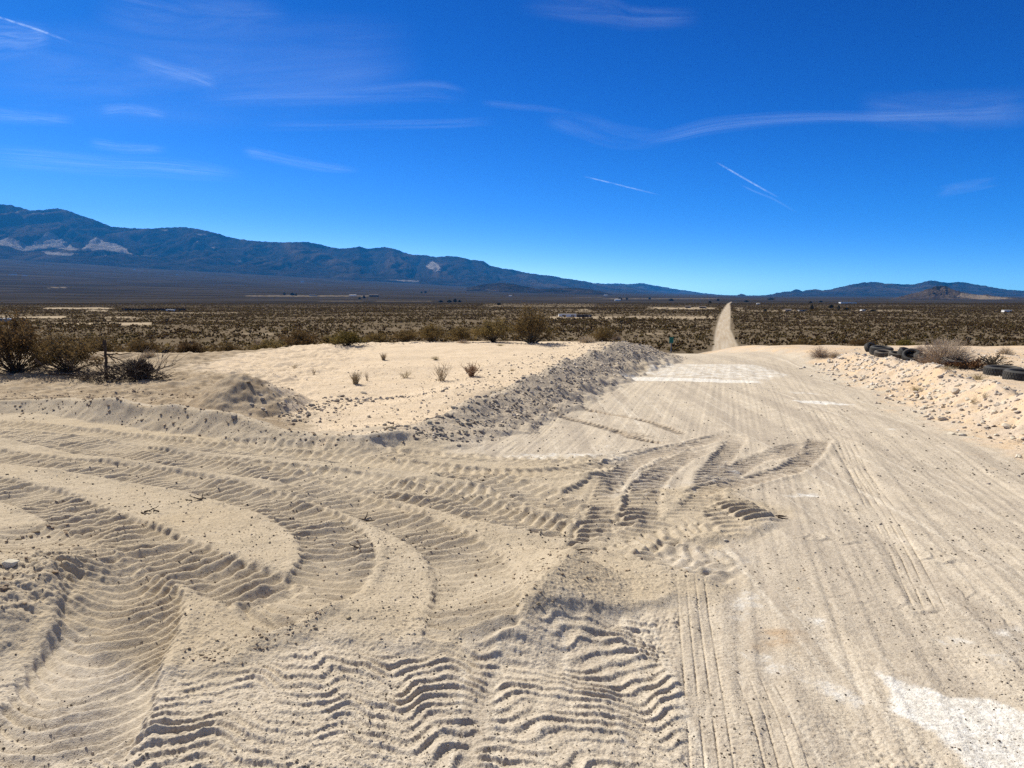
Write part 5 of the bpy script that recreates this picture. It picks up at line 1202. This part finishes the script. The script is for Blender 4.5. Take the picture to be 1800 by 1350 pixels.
ribbon('contrail', [(-40, 18, 5), (0, 31, 5), (60, 50, 5), (130, 76, 5)], M_CON, 'short white contrail at the upper left corner of the sky', 'contrail', 9000)
ribbon('contrail', [(1022, 309, 3), (1060, 318, 3), (1100, 328, 3), (1165, 344, 3)], M_CON, 'thin contrail low in the middle of the sky', 'contrail', 9050)
ribbon('contrail', [(1256, 283, 4), (1290, 303, 4), (1330, 326, 4), (1372, 349, 4)], M_CON, 'bright contrail right of the middle, the upper of a pair', 'contrail', 9100)
ribbon('contrail', [(1298, 323, 5), (1330, 338, 5), (1360, 350, 5), (1405, 376, 5)], M_CIR, 'faint contrail just under the bright one', 'contrail', 9150)
CL = [([(1100, 250, 26), (1170, 240, 30), (1250, 222, 34), (1350, 211, 30), (1450, 206, 26), (1560, 206, 26), (1700, 202, 30), (1850, 197, 30)], M_CIR, 'long bright cirrus streak across the right sky'),
      ([(950, 205, 40), (1020, 220, 50), (1090, 240, 50), (1180, 244, 30)], M_VEIL, 'faint wisp at the left end of the long right streak'),
      ([(1500, 190, 60), (1640, 195, 80), (1850, 185, 80)], M_VEIL, 'faint veil above the right end of the long streak'),
      ([(-60, 80, 90), (0, 70, 90), (50, 68, 70), (95, 66, 50)], M_CIR, 'soft white cirrus patch at the upper left edge'),
      ([(220, 100, 30), (290, 122, 34), (340, 134, 34), (390, 152, 30)], M_CIR, 'short slanted cirrus wisp in the upper left sky'),
      ([(-60, 190, 30), (0, 202, 36), (70, 208, 30), (140, 214, 24)], M_CIR, 'cirrus streak at the left edge above the mountains'),
      ([(170, 195, 26), (230, 192, 24), (300, 204, 20)], M_CIR, 'small cirrus dash left of the middle of the sky'),
      ([(-60, 272, 50), (60, 280, 50), (180, 290, 46), (280, 294, 44), (360, 302, 40), (440, 312, 26)], M_CIR, 'long low cirrus streak above the left mountains'),
      ([(150, 250, 24), (220, 260, 24), (300, 262, 20)], M_CIR, 'faint dash above the long low left streak'),
      ([(420, 265, 24), (470, 274, 24), (560, 292, 22), (640, 300, 14)], M_CIR, 'thin cirrus streak right of the long low left one'),
      ([(320, 180, 26), (480, 172, 34), (640, 166, 40), (760, 160, 44), (830, 172, 30)], M_VEIL, 'long faint cirrus band in the middle left sky'),
      ([(420, 222, 22), (600, 220, 22), (760, 218, 20), (880, 212, 20)], M_VEIL, 'faint flat streak under the long middle band'),
      ([(150, 0, 90), (280, 22, 90), (400, 30, 80), (520, 30, 60)], M_VEIL, 'broad pale veil at the top left of the sky'),
      ([(900, 5, 50), (1060, 20, 60), (1120, 32, 50), (1240, 30, 40)], M_VEIL, 'thin veil at the top middle of the sky'),
      ([(-100, 120, 160), (200, 130, 220), (500, 120, 220), (760, 100, 160)], M_VEIL, 'wide thin veil over the upper left sky'),
      ([(1640, 340, 26), (1700, 328, 26), (1760, 318, 20)], M_VEIL, 'faint low wisp in the right sky'),
      ([(840, 180, 14), (920, 188, 16), (1000, 196, 12)], M_VEIL, 'tiny streak in the middle of the sky')]
for k, (p, m_, lab) in enumerate(CL): ribbon('cirrus_cloud', p, m_, lab, 'cloud', 9200 + 50 * k, group='cirrus clouds')
